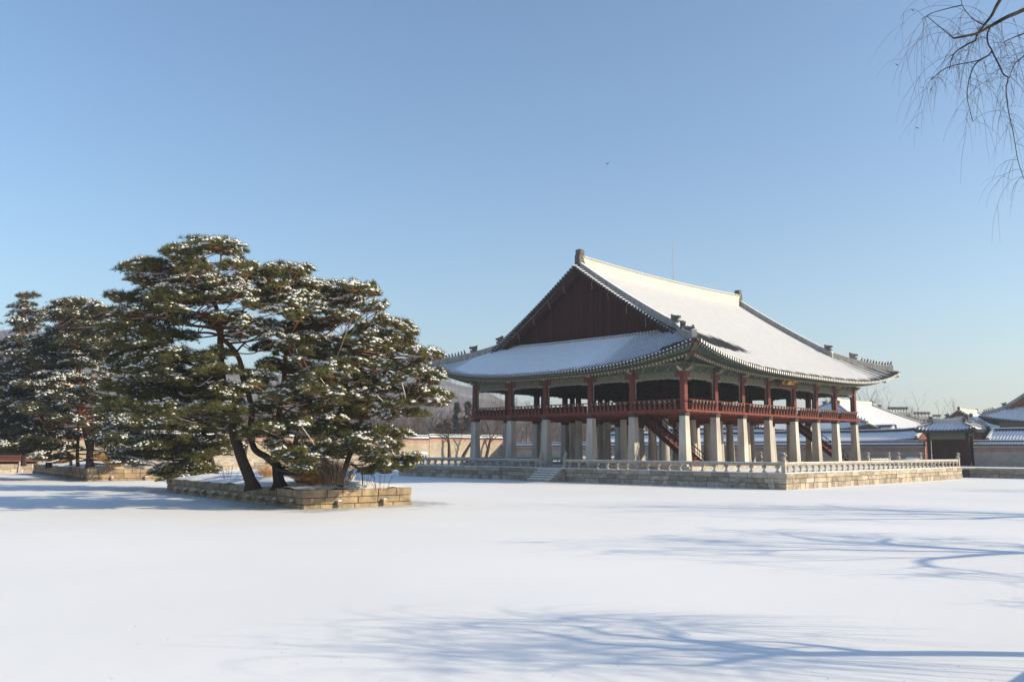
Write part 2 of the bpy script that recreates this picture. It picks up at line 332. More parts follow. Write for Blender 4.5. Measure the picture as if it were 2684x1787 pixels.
bank('stone_bank', 'granite pond bank under the bare willows', (PX1, PY0), (PX0, PY0), 1.1, False)
bank('stone_bank', 'plain granite pond bank facing the pine islands', (PX0, PY0), (PX0, PY1), 1.08, False)

# ------------------------------------------------------------------ hip-and-gable roof shape
class Roof:
    def __init__(s, cx, cy, ax, ay, ze, zr, dg, lift, rot=False, c=.116, sag=.3):
        s.cx, s.cy, s.ax, s.ay, s.ze, s.zr, s.dg, s.lift, s.rot, s.c, s.sag = cx, cy, ax, ay, ze, zr, dg, lift, rot, c, sag
    def w(s, lx, ly, z):
        return (s.cx-ly, s.cy+lx, z) if s.rot else (s.cx+lx, s.cy+ly, z)
    def h(s, d): q = max(0.0, d)/s.ay; return s.ze + (s.zr-s.ze)*((1-s.c)*q + s.c*q*q) + min(0, d)*.5
    def z(s, side, l, d):
        k = max(0.0, 1-max(0, d)/s.ay)**2
        if side in 'SN': return s.h(d) + s.lift*min(1.05, abs(l)/s.ax)**3.5*k - s.sag*(1-(l/s.ax)**2)*(max(0, d)/s.ay)**2
        return s.h(d) + s.lift*min(1.05, abs(l)/s.ay)**2.9*k
    def p(s, side, l, d, dz=0.0):
        z = s.z(side, l, d) + dz
        if side == 'S': return s.w(l, -(s.ay-d), z)
        if side == 'N': return s.w(l, s.ay-d, z)
        if side == 'W': return s.w(-(s.ax-d), l, z)
        return s.w(s.ax-d, l, z)
    def sections(s, side, over=.5):
        if side in 'SN':
            xg = s.ax-s.dg
            return [(-s.ax+.02, -xg-over, lambda l: s.ax-abs(l)), (-xg-over, xg+over, lambda l: s.ay), (xg+over, s.ax-.02, lambda l: s.ax-abs(l))]
        return [(-s.ay+.02, s.ay-.02, lambda l: min(s.ay-abs(l), s.dg+.9))]
    def dmax(s, side, l, over=.5):
        for a, b, f in s.sections(side, over):
            if a-1e-6 <= l <= b+1e-6: return f(l)
        return 0
    def sheet(s, mb, side, step, nd, dz, d0=0.0, mi=0, over=.5, power=1.0):
        for a, b, f in s.sections(side, over):
            n = max(2, int(round((b-a)/step))+1); P = np.zeros((n, nd, 3))
            for i, l in enumerate(np.linspace(a, b, n)):
                dm = max(f(l), 0.03); ds = d0 if d0 < dm else dm*.9
                for j in range(nd):
                    d = ds + (dm-ds)*(j/(nd-1))**power
                    P[i, j] = s.p(side, l, d, dz(l, d) if callable(dz) else dz)
            if side in 'NW': P = P[::-1]
            mb.grid(P, mi)

def strip_wall(mb, pts, hts, thick, lat, mi=0, base=-.15):
    """a low wall (roof ridge) along pts with heights hts, thickness along lat"""
    pts = np.asarray(pts, float); lat = np.asarray(lat, float)/np.linalg.norm(lat); V = []; F = []
    for p, h in zip(pts, hts):
        for sg, z in ((-1, base), (1, base), (1, h), (-1, h)): V.append(p + lat*sg*thick/2 + np.array([0, 0, z]))
    n = len(pts)
    for i in range(n-1):
        a = i*4; b = a+4
        F += [(a, a+1, b+1, b), (a+1, a+2, b+2, b+1), (a+2, a+3, b+3, b+2), (a+3, a, b, b+3)]
    F += [(3, 2, 1, 0), (4*n-4, 4*n-3, 4*n-2, 4*n-1)]
    mb.add(V, F, mi)

def half_row(mb, roof, side, l, r=.095, n=10, dz=.0, d0=-.08, endmi=1, low=-.20):
    dm = roof.dmax(side, l, .5); ds = np.linspace(d0, max(dm-.02, d0+.1), n); V = []
    P0 = np.array(roof.p(side, l, 1.0)); P1 = np.array(roof.p(side, l+.01, 1.0)); lat = P1-P0; lat[2] = 0; lat /= np.linalg.norm(lat)
    prof = [(-1, 0), (-.72, .72), (0, 1), (.72, .72), (1, 0)]
    for d in ds:
        p = np.array(roof.p(side, l, d, dz)); V += [p + lat*a*r + np.array([0, 0, b*r]) for a, b in prof]
    F = [(i*5+j, i*5+j+1, i*5+j+6, i*5+j+5) for i in range(n-1) for j in range(4)]
    mb.add(V, F, 0); k = [np.array(V[j]) for j in range(5)]; c = sum(k)/5
    o_ = np.array(roof.p(side, l, d0-.02))-np.array(roof.p(side, l, d0)); o_[2] = 0; w_ = lat*r*.92
    mb.add([k[0]*0+q for q in (c-w_+o_+(0, 0, low), c+w_+o_+(0, 0, low), c+w_+o_+(0, 0, .03), c+o_+(0, 0, .075), c-w_+o_+(0, 0, .03))], [(0, 1, 2, 3, 4)], endmi)

# ------------------------------------------------------------------ stone platform
SX = np.array([0, 4.906, 9.602, 14.529, 19.871, 24.798, 29.494, 34.4]); WY = np.array([0, 5.387, 10.257, 15.985, 20.855, 26.242])
LX, LY = SX[-1], WY[-1]
plat = thing('stone_platform', 'broad granite platform with carved balustrade carrying the pavilion', 'platform', ((XW+XE)/2, (YS+YN)/2, 0))
MB().box(XW+.06, XE-.06, YS+.06, YN-.06, -.4, ZP-.03).build('core', GRANC, plat)
PLM = block_mesh('platform_block', GRAN)
cs = [(-.12, .44, .55, .95, 0), (.44, .82, .8, 1.35, .012), (.82, ZP, 1.3, 2.1, .045)]
ST0, ST1 = 11.8, 14.75     # landing stairs on the west face
masonry(plat, (XW, YN), (XW, YS), cs, PLM)
masonry(plat, (XW, YS), (XE, YS), cs, PLM)
SZ = 1.56
# raised paved floor under the pavilion
m = MB(); m.box(-1.15, LX+1.15, -1.15, LY+1.15, ZP-.02, SZ); m.build('stylobate', RAILST, plat)
# snow on the open terrace, edge kept back from the coping
m = MB()
for (x0, x1, y0, y1) in ((XW+.02, XE-.3, YS+.02, -1.2), (XW+.02, -1.2, -1.2, YN-.3), (LX+1.2, XE-.3, -1.2, YN-.3), (-1.2, LX+1.2, LY+1.2, YN-.3)):
    m.box(x0, x1, y0, y1, ZP-.02, ZP+.035)
m.build('snow_cover', SNOW, plat)['label'] = 'thin snow lying on the open terrace'
# landing stairs with snow on each tread
st = MB(); sn = MB()
for k in range(5):
    z1 = ZP-.02-.205*(k); x1 = XW-.02-.34*k
    st.box(x1-.34, x1+.0, ST0, ST1, -.2, z1-.12); sn.box(x1-.355, x1-.02, ST0+.03, ST1-.03, z1-.13, z1-.075)
sp_ = st.build('landing_stair', RAILST, plat); sn.build('snow', SNOW, sp_)
ck = MB()
for y in (ST0-.32, ST1+.02):
    ck.extrude([(XW-.03, -.2), (XW-1.75, -.2), (XW-1.75, .15), (XW-.03, ZP-.05)], lambda a, b, t_: (a, t_, b), y, y+.3)
ck.build('stair_cheek', GRAN, plat)
# balustrade: lotus-leaf balusters, octagonal rail, posts with guardian animals
BAL = MB().lathe([(.17, 0), (.19, .07), (.10, .17), (.075, .24), (.11, .31), (.20, .40), (.20, .47), (.13, .53)], 8, sx=1.0, sy=.75).mesh('baluster', RAILST, smooth=True)
POST = MB().frustum(0, 0, 0, .88, .15, .145).frustum(0, 0, .88, .95, .19, .19).mesh('post', RAILST)
def beast():
    m = MB(); m.lathe([(.15, .0), (.17, .08), (.16, .2), (.12, .32)], 8, sy=.9)
    m.lathe([(.06, .0), (.13, .06), (.14, .14), (.10, .22), (.03, .26)], 8, c=(0, -.08, .26))
    m.box(-.07, .07, -.24, -.14, .31, .40); m.box(-.12, -.07, -.1, 0, .44, .53); m.box(.07, .12, -.1, 0, .44, .53)
    m.frustum(0, .14, .05, .3, .07, .03, 6); return m.mesh('guardian_statue', RAILST, smooth=False)
BEAST = beast(); SNOWCAP = MB().lathe([(.12, 0), (.10, .035), (.03, .055)], 7).mesh('snow', SNOW)
def post(x, y, rot, z=ZP, par=None):
    par = par or plat
    o = inst(POST, 'post', par, (x, y, z), rot); b_ = inst(BEAST, 'guardian_statue', o, (x, y, z+.95), rot*0); inst(SNOWCAP, 'snow', o, (x, y, z+1.46))
    return o
def rail_run(p0, p1, posts=(), par=None, skip=None, sp=1.08, z=ZP):
    par = par or plat
    p0 = np.array(p0, float); p1 = np.array(p1, float); L = np.linalg.norm(p1-p0); d = (p1-p0)/L; ang = math.atan2(d[1], d[0])
    segs = [(0, L)] if not skip else [(0, skip[0]), (skip[1], L)]
    for a, b in segs:
        q0 = p0+d*a; q1 = p0+d*b
        rl = MB().tube([(*q0, z+.66), (*q1, z+.66)], .125, 8).build('rail', RAILST, par)
        lat = np.array([d[1], -d[0], 0]); s2 = MB(); strip_wall(s2, [(*q0, z+.775), (*q1, z+.775)], [.03, .03], .15, lat, base=-.01)
        s2.build('snow', SNOW, rl)
        n = max(1, int(round((b-a)/sp)))
        for k in range(n):
            q = p0 + d*(a+(k+.5)*(b-a)/n); inst(BAL, 'baluster', par, (*q, z+.02), ang)
IN = .26
rail_run((XW+IN, YN-IN), (XW+IN, YS+IN), skip=(YN-IN-ST1-.12, YN-IN-ST0+.12))
rail_run((XW+IN, YS+IN), (XE-IN, YS+IN))
rail_run((XE-IN, YS+IN), (XE-IN, YN-IN), skip=(6.2, 9.6))
rail_run((XE-IN, YN-IN), (XW+IN, YN-IN))
for (x, y, r) in ((XW+IN, YS+IN, 0), (XE-IN, YS+IN, 0), (XW+IN, YN-IN, 0), (XW+IN, ST0-.05, 0), (XW+IN, ST1+.05, 0), (XE-IN, YS+IN+6.2, 0), (XE-IN, YS+IN+9.6, 0), (XE-IN, 9, 0), (XE-IN, 13, 0), (XE-IN, YN-IN, 0)):
    post(x, y, r)
# bridge to the bank
br = thing('stone_bridge', 'short granite bridge with railings from the platform to the gate', 'bridge', (39.4, -2.4, 0))
MB().box(XE-.02, PX1+.3, -4.4, -.4, .72, ZP+.0).build('deck', RAILST, br)
MB().box(38.6, 39.0, -4.2, -.6, -.3, .74).box(40.4, 40.8, -4.2, -.6, -.3, .74).build('pier', GRAN, br)
for y in (-4.2, -.6):
    rail_run((XE+.1, y), (PX1+.2, y), par=br)
    post(PX1+.3, y, 0, par=br)

# ------------------------------------------------------------------ the pavilion
pav = thing('pavilion', 'large two-storey timber pavilion on stone pillars under a snowy tiled roof', 'pavilion', (LX/2, LY/2, SZ))
ZST, ZC = 5.855, 6.10
PIL = MB().frustum(0, 0, 0, .12, .44, .43).frustum(0, 0, .12, ZST-SZ, .41, .295).mesh('stone_pillar', PILLAR)
PILR = MB().frustum(0, 0, 0, .1, .46, .45, 20).frustum(0, 0, .1, ZST-SZ, .41, .32, 20).mesh('stone_pillar_round', PILLAR, smooth=False)
COLR = MB().frustum(0, 0, 0, ZC-ZST+.03, .345, .35).mesh('collar', COLLAR); COLRR = MB().frustum(0, 0, 0, ZC-ZST, .35, .35, 20).mesh('collar_round', COLLAR)
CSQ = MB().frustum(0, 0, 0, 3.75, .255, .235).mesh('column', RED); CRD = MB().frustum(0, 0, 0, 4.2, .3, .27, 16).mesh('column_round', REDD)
for i, x in enumerate(SX):
    for j, y in enumerate(WY):
        edge = i in (0, 7) or j in (0, 5)
        o = inst(PIL if edge else PILR, 'stone_pillar', pav, (x, y, SZ-.01)); inst(COLR if edge else COLRR, 'collar', o, (x, y, ZST-.01))
        inst(CSQ if edge else CRD, 'column', pav, (x, y, ZC-.02))
# floor: joists and boards
m = MB().box(-.5, LX+.5, -.5, LY+.5, ZC+.13, ZC+.28); m.build('floor', REDF, pav)
JO = MB().box(-.5, .5, -.5, .5, -.5, .5).mesh('joist', REDF)
for y in WY: inst(JO, 'floor_beam', pav, (LX/2, y, ZC+.16), 0, (LX+.9, .42, .28))
for i in range(7):
    for k in range(1, 5):
        x = SX[i]+(SX[i+1]-SX[i])*k/5; inst(JO, 'joist', pav, (x, LY/2, ZC+.12), 0, (.16, LY+.9, .12))
for x in SX: inst(JO, 'floor_beam', pav, (x, LY/2, ZC+.155), 0, (.36, LY+.85, .25))
# side frames: origin, angle, bay boundaries
SIDES = {'S': (np.array([0, 0.]), 0, SX), 'W': (np.array([0, LY]), -90, WY), 'N': (np.array([LX, LY]), 180, SX), 'E': (np.array([LX, 0.]), 90, WY)}
def fr(side):
    P0, a, bays = SIDES[side]; a = R(a); d = np.array([math.cos(a), math.sin(a)]); n = np.array([math.sin(a), -math.cos(a)])
    return (lambda l, out, z: (P0[0]+d[0]*l+n[0]*out, P0[1]+d[1]*l+n[1]*out, z)), a, bays
# timber balcony rail
def wbal():
    m = MB(); prof = [(-.15, 0), (.15, 0), (.15, .38), (.115, .47), (.06, .62), (.05, .86), (-.05, .86), (-.06, .62), (-.115, .47), (-.15, .38)]
    m.extrude(prof, lambda a, b, t_: (a, t_-.02 - max(0, b-.45)*.28, b), -.06, .05, 0)
    m.box(-.075, .075, -.20, -.06, .86, .97, 1); m.box(-.05, .05, -.22, -.09, .97, 1.05, 1); m.box(-.085, .085, -.115, -.055, .52, .60, 1)
    return m.mesh('rail_bracket', [RED, CREAMR])
WB = wbal()
CUP = MB().tube([(-.17, -.1, .12), (-.14, -.1, .03), (0, -.1, 0), (.14, -.1, .03), (.17, -.1, .12)], .028, 4).mesh('panel_opening', CREAMR)
for sd_ in 'SWNE':
    f, a, bays = fr(sd_)
    m = MB()
    for bi in range(len(bays)-1):
        l0, l1 = bays[bi]+.26, bays[bi+1]-.26
        m.tube([f(l0-.28, .52, 7.22), f(l1+.28, .52, 7.22)], .055, 6)
    rail = m.build('balcony_rail', RED, pav)
    for bi in range(len(bays)-1):
        l0, l1 = bays[bi]+.26, bays[bi+1]-.26
        pm = MB(); q = [f(l0, .36, ZC+.08), f(l1, .36, ZC+.08), f(l1, .30, ZC+.08), f(l0, .30, ZC+.08)]; z2 = 7.02
        pm.add([*q, *[(x, y, z2) for x, y, _ in q]], [(0, 1, 5, 4), (1, 2, 6, 5), (2, 3, 7, 6), (3, 0, 4, 7), (4, 5, 6, 7), (3, 2, 1, 0)])
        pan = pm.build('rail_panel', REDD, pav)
        n = 8 if sd_ in 'SN' else 9
        for k in range(n):
            l = l0+.05+(l1-l0-.1)*(k+.5)/n; inst(WB, 'rail_bracket', pan, f(l, .42, ZC+.08), a)
            if k < n-1: inst(CUP, 'panel_opening', pan, f(l+(l1-l0-.1)/n/2, .30, 6.93), a)
# lintels, frieze, valances, brackets
def valance(L):
    """scalloped openwork board across the top of a bay and down both columns"""
    n = 40; top = []; 
    for k in range(n+1):
        q = k/n; e = min(q, 1-q)*L
        z = -.10 - .05*abs(math.sin(q*math.pi*7)) - .28*math.exp(-(e/.26)**1.3) - (.10 if .55 < e < .8 else 0)
        top.append((q*L, z))
    m = MB(); 
    for (a, za), (b, zb) in zip(top[:-1], top[1:]):
        m.add([(a, -.025, .02), (b, -.025, .02), (b, -.025, zb), (a, -.025, za), (a, .025, .02), (b, .025, .02), (b, .025, zb), (a, .025, za)], [(3, 2, 1, 0), (4, 5, 6, 7), (2, 3, 7, 6)])
    for s_, x0 in ((1, 0), (-1, L)):
        w = lambda z: .07+.05*abs(math.sin(z*5.0))
        zs = np.linspace(-.3, -1.75, 14)
        for za, zb in zip(zs[:-1], zs[1:]):
            a0, a1 = x0, x0+s_*w(za); b1 = x0+s_*w(zb)
            v = [(a0, -.02, za), (a1, -.02, za), (b1, -.02, zb), (a0, -.02, zb), (a0, .02, za), (a1, .02, za), (b1, .02, zb), (a0, .02, zb)]
            m.add(v, [(0, 1, 2, 3), (7, 6, 5, 4), (1, 5, 6, 2)])
    return m.mesh('valance', VAL)
VM = {}
def bracket():
    m = MB(); m.box(-.20, .20, -.24, .26, 0, .22, 0); m.box(-.14, .14, -.62, .3, .22, .40, 0)
    m.extrude([(.0, .05), (-.45, .02), (-.80, .18), (-.95, .40), (-.80, .36), (-.6, .30), (0, .34)], lambda a_, b_, t_: (t_, a_, b_+.02), -.07, .07, 1)
    m.box(-.26, .26, -.34, .28, .40, .56, 0); m.extrude([(.0, .5), (-.6, .46), (-1.0, .62), (-1.12, .82), (-.9, .78), (0, .80)], lambda a_, b_, t_: (t_, a_, b_+.02), -.07, .07, 0)
    m.box(-.34, .34, -.3, .26, .60, .82, 0); return m.mesh('bracket', [TEAL, CREAM])
BRK = bracket()
def motif():
    m = MB(); s1 = [(-.22, .05), (-.12, .02), (-.02, .10), (.02, .24), (.10, .33), (.22, .30)]
    m.tube([(x, -.05-.25*z, z) for x, z in s1], .035, 5, 1); m.tube([(x*.6+.06, -.1-.25*z, z+.12) for x, z in s1], .028, 5, 0); m.box(-.2, .2, -.06, .0, -.02, .06, 0)
    return m.mesh('frieze_ornament', [TEAL, CREAM])
MOT = motif()
main = Roof(LX/2, LY/2, LX/2+3.95, LY/2+3.95, 9.95, 21.0, 5.5, 1.95)
def lift(side, l): return main.lift*min(1.05, abs(l)/(main.ax if side in 'SN' else main.ay))**(3.5 if side in 'SN' else 2.9)
def raf_z(side, l, d): return 9.62 + .44*(d-1.45) + lift(side, l)*max(0, 1-d/9)**1.3
def sp_(side, l, d, z):
    p = main.p(side, l, d); return (p[0], p[1], z)
for sd_ in 'SWNE':
    f, a, bays = fr(sd_); L = bays[-1]
    for bi in range(len(bays)-1):
        l0, l1 = bays[bi], bays[bi+1]; c = (l0+l1)/2; w = l1-l0-.48
        lm = MB(); q = [f(l0+.2, .14, 0), f(l1-.2, .14, 0), f(l1-.2, -.14, 0), f(l0+.2, -.14, 0)]
        lm.add([*[(x, y, 9.20) for x, y, _ in q], *[(x, y, 9.70) for x, y, _ in q]], [(0, 1, 5, 4), (1, 2, 6, 5), (2, 3, 7, 6), (3, 0, 4, 7), (4, 5, 6, 7), (3, 2, 1, 0)], 0)
        for e0, e1 in ((l0+.24, l0+.80), (l1-.80, l1-.24)):
            q = [f(e0, .146, 0), f(e1, .146, 0)]
            lm.add([(q[0][0], q[0][1], 9.22), (q[1][0], q[1][1], 9.22), (q[1][0], q[1][1], 9.68), (q[0][0], q[0][1], 9.68)], [(0, 1, 2, 3)], 1)
        lint = lm.build('lintel', [OLIVE, BROWNF], pav)
        key = round(w, 3)
        if key not in VM: VM[key] = valance(key)
        inst(VM[key], 'valance', lint, f(l0+.24, .0, 9.20), a)
        for k in range(3): inst(MOT, 'frieze_ornament', lint, f(l0+(l1-l0)*(k+1)/4, .10, 9.82), a)
    for l in bays: inst(BRK, 'bracket', pav, f(l, .0, 9.66), a)
    # frieze wall up to the rafters
    n = 40; P = np.zeros((n, 2, 3))
    hl = L/2
    for i, l in enumerate(np.linspace(-hl, hl, n)):
        x, y, _ = f(l+hl, .08, 0); P[i, 0] = (x, y, 9.68); P[i, 1] = (x, y, raf_z(sd_, l, 3.95)+.12)
    MB().grid(P).build('frieze', TEAL, pav)
    m = MB(); m.tube([f(-.4, .16, 10.42), f(L+.4, .16, 10.42)], .17, 8); m.build('purlin', OLIVE, pav)
# ceiling and inner beams
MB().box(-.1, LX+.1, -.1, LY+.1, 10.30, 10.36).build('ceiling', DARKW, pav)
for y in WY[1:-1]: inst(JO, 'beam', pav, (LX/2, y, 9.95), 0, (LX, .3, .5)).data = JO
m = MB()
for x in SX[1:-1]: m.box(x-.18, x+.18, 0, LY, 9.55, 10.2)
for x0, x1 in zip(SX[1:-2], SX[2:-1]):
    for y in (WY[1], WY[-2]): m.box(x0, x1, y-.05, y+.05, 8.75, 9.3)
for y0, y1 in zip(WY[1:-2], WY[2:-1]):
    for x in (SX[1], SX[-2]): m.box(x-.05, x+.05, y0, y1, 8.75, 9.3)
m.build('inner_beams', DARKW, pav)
# rafters, flying rafters, boards
m = MB(); m.tube([(0, 0, 0), (0, -1, 0)], .088, 8, 0, cap=False); m.add([(.089*math.cos(k*math.pi/4), -1.0, .089*math.sin(k*math.pi/4)) for k in range(8)], [tuple(range(8))], 1); RAF = m.mesh('rafter', [TEAL, CREAM])
m = MB(); m.box(-.052, .052, -1, 0, -.06, .06, 0); m.add([(-.052, -1.002, -.06), (.052, -1.002, -.06), (.052, -1.002, .06), (-.052, -1.002, .06)], [(0, 1, 2, 3)], 1); FLY = m.mesh('flying_rafter', [TEAL, LIME])
def stick(me, name, p, q):
    p = np.array(p, float); q = np.array(q, float); d = q-p; L = np.linalg.norm(d)
    ang = math.atan2(d[1], d[0]) + math.pi/2; el = math.asin(d[2]/L)
    return inst(me, name, pav, p, 0, (1, L, 1), (-el, 0, ang))
SPC = .37
cnt = 0
for sd_ in 'SW':
    A = main.ax if sd_ in 'SN' else main.ay; hw = A-3.95-1.9
    n = int((A-1.6)*2/SPC)
    for k in range(n+1):
        l = -(A-1.6) + (A-1.6)*2*k/n
        if abs(l) > hw: lb = math.copysign(hw + (abs(l)-hw)*.10, l); db = 5.6
        else: lb, db = l, 4.4
        stick(RAF, 'rafter', sp_(sd_, lb, db, raf_z(sd_, (l+lb)/2, db)), sp_(sd_, l, 1.45, raf_z(sd_, l, 1.45)))
    n = int((A-.35)*2/SPC)
    for k in range(n+1):
        l = -(A-.4) + (A-.4)*2*k/n
        lb = l if abs(l) < hw else math.copysign(hw+(abs(l)-hw)*.62, l)
        stick(FLY, 'flying_rafter', sp_(sd_, lb, 2.3, raf_z(sd_, lb, 1.45)+.30), sp_(sd_, l, .22, 9.80+lift(sd_, l)*.97))
for sd_ in 'SWNE':
    A = main.ax if sd_ in 'SN' else main.ay; ls = np.linspace(-A, A, 70)
    m = MB(); m.tube([sp_(sd_, l, 1.38, raf_z(sd_, l, 1.4)+.145) for l in ls if abs(l) < A-1.3], .045, 4, 0); m.build('eave_board', OLIVE, pav)
    m = MB(); m.tube([sp_(sd_, l, .16, 9.885+lift(sd_, l)*.97) for l in ls if abs(l) < A-.1], .05, 4, 0); m.build('eave_board', TEAL, pav)
    m = MB(); dd = [.08, 1.4, 2.4, 5.4]
    P = np.zeros((70, 4, 3))
    for i, u in enumerate(np.linspace(-1, 1, 70)):
        for j, d in enumerate(dd):
            l = u*(A-d); z = {0: 9.93+lift(sd_, l)*.97, 1: raf_z(sd_, l, 1.45)+.33, 2: raf_z(sd_, l, 2.4)+.2, 3: raf_z(sd_, l, 5.4)+.12}[j]
            P[i, j] = sp_(sd_, l, d, z)
    m.grid(P); m.build('soffit', TEAL, pav)
for sx_, sy_ in ((-1, -1), (1, -1), (-1, 1), (1, 1)):
    q = lambda d, z: (LX/2+sx_*(main.ax-d), LY/2+sy_*(main.ay-d), z)
    lf = lambda d: main.lift*((main.ax-d)/main.ax)**3.5
    m = MB(); m.beam(q(6.2, 11.9), q(1.3, 9.55+lf(1.3)*.84), .34, .42, 0); m.beam(q(3.2, 10.7), q(.25, 9.62+lf(.2)*.97), .30, .32, 0)
    m.beam(q(1.32, 9.55+lf(1.3)*.84), q(1.25, 9.53+lf(1.3)*.84), .36, .44, 1); m.beam(q(.27, 9.62+lf(.2)*.97), q(.2, 9.615+lf(.2)*.97), .32, .34, 1)
    m.build('corner_rafter', [TEAL, RED], pav)
# roof deck, tile rows, snow
m = MB()
for sd_ in 'SNWE': main.sheet(m, sd_, .8, 16, -.01)
deck = m.build('roof_deck', TILE, pav)
m = MB()
for sd_ in 'SNWE':
    A = main.ax if sd_ in 'SN' else main.ay
    ls = np.linspace(-A, A, 80); m.grid(np.array([[main.p(sd_, l, .0, dz) for dz in (-.17, -.0)] for l in ls]))
m.build('eave_edge', TILE, pav)
def rows(sd_):
    A = main.ax if sd_ in 'SN' else main.ay; n = int(2*A/SPC); return [(-A + 2*A*(k+.5)/n) for k in range(n)]
for sd_ in 'SW':
    for l in rows(sd_):
        if main.dmax(sd_, l) < .25: continue
        m = MB(); half_row(m, main, sd_, l, low=-.20 if sd_ == 'S' else -.05); m.build('tile_row', [TILE, LIME], pav)
m = MB()
for sd_ in 'NE':
    for l in rows(sd_):
        if main.dmax(sd_, l) > .3: half_row(m, main, sd_, l, n=6)
m.build('tile_rows', [TILE, LIME], pav)['kind'] = 'stuff'
def vnoise(x, y, s):
    return math.sin(x*1.7*s+.3)*math.sin(y*2.3*s+1.1)+.5*math.sin(x*4.1*s+y*1.3*s+2.)+.35*math.sin(x*9.3*s-y*3.1*s)
def snow_dz(sd_):
    A = main.ax if sd_ in 'SN' else main.ay; n = int(2*A/SPC); spc = 2*A/n
    def fn(l, d):
        rib = math.cos(2*math.pi*(l+A-spc/2)/spc); t_ = .098 + .022*rib
        if sd_ == 'S':
            # bare patch of tiles near the corner, streaked down the rows
            pl, pd = (l+10.6), (d-4.1)
            e = (pl/4.3)**2 + (pd/(2.1 if pd > 0 else .9))**2 + .22*vnoise(l*1.4, d*.5, 1) + .42*math.sin(l*17.1)*math.sin(l*5.3+d*.6)
            t_ -= .17*max(0, min(1, (1.05-e)/.7))
            t_ -= .055*max(0, min(1, (l-12.5)/6.0))*(1 if d < 5 else max(0, 1-(d-5)/3))*(1+.5*math.sin(l*5.1+d))
        if sd_ == 'W':
            pl, pd = (l+13.9), (d-1.2); e = (pl/1.3)**2 + (pd/.6)**2 + .35*vnoise(l*2.2, d, 1.5)
            t_ -= .16*max(0, min(1, (1.0-e)/.4)); t_ -= .05*max(0, min(1, (l-11.0)/4.0)) ; t_ -= .048*max(0, min(1, (-l-1)/8))
        if d < .9: t_ -= .075*(1-max(0, d)/.9)**1.5*(1+.5*math.sin(l*3.3)*math.sin(l*1.1))
        return t_
    return fn
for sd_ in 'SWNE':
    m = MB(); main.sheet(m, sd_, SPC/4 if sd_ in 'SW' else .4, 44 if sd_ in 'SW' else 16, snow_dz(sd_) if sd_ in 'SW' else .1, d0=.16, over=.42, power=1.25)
    m.build('roof_snow', DIMSNOW if sd_ == 'S' else SNOW, pav, smooth=True)  # sunlit south slope gets the darkened snow colour, other slopes plain snow
# ridges
xr = main.ax-5.9
xs = np.linspace(-xr, xr, 40); zb = [main.z('S', x, main.ay) for x in xs]
m = MB(); strip_wall(m, [main.w(x, 0, z) for x, z in zip(xs, zb)], [.98+.14*(x/xr)**2 for x in xs], .62, (0, 1, 0), base=-.5); rdg = m.build('main_ridge', CREAMP, pav)
m = MB(); strip_wall(m, [main.w(x, 0, z+.98+.14*(x/xr)**2) for x, z, in zip(xs, zb)], [.16]*40, .70, (0, 1, 0), base=.005); m.build('ridge_cap', PLAST, rdg)
m = MB(); strip_wall(m, [main.w(x, 0, z+1.15+.14*(x/xr)**2) for x, z, in zip(xs, zb)], [.06]*40, .5, (0, 1, 0), base=-.02); m.build('snow', SNOW, rdg)
def dragon_head(s=1.0):
    m = MB(); out = [(-.35, 0), (.30, -.05), (.36, .16), (.12, .20), (.10, .27), (.42, .34), (.44, .52), (.1, .56), (-.25, .62), (-.42, .72), (-.40, .3)]
    m.extrude([(a*s, b*s) for a, b in out], lambda a, b, t_: (a, t_, b), -.16*s, .16*s); return m
DRG = dragon_head(1.05).mesh('dragon_head', ORN)
def figure():
    m = MB(); m.lathe([(.13, 0), (.14, .10), (.08, .2), (.06, .24)], 6, sx=.8); m.lathe([(.04, .0), (.075, .05), (.06, .11), (.015, .16)], 6, c=(.05, 0, .22)); m.box(.06, .15, -.03, .03, .25, .29); return m.mesh('roof_figure', ORN)
FIG = figure()
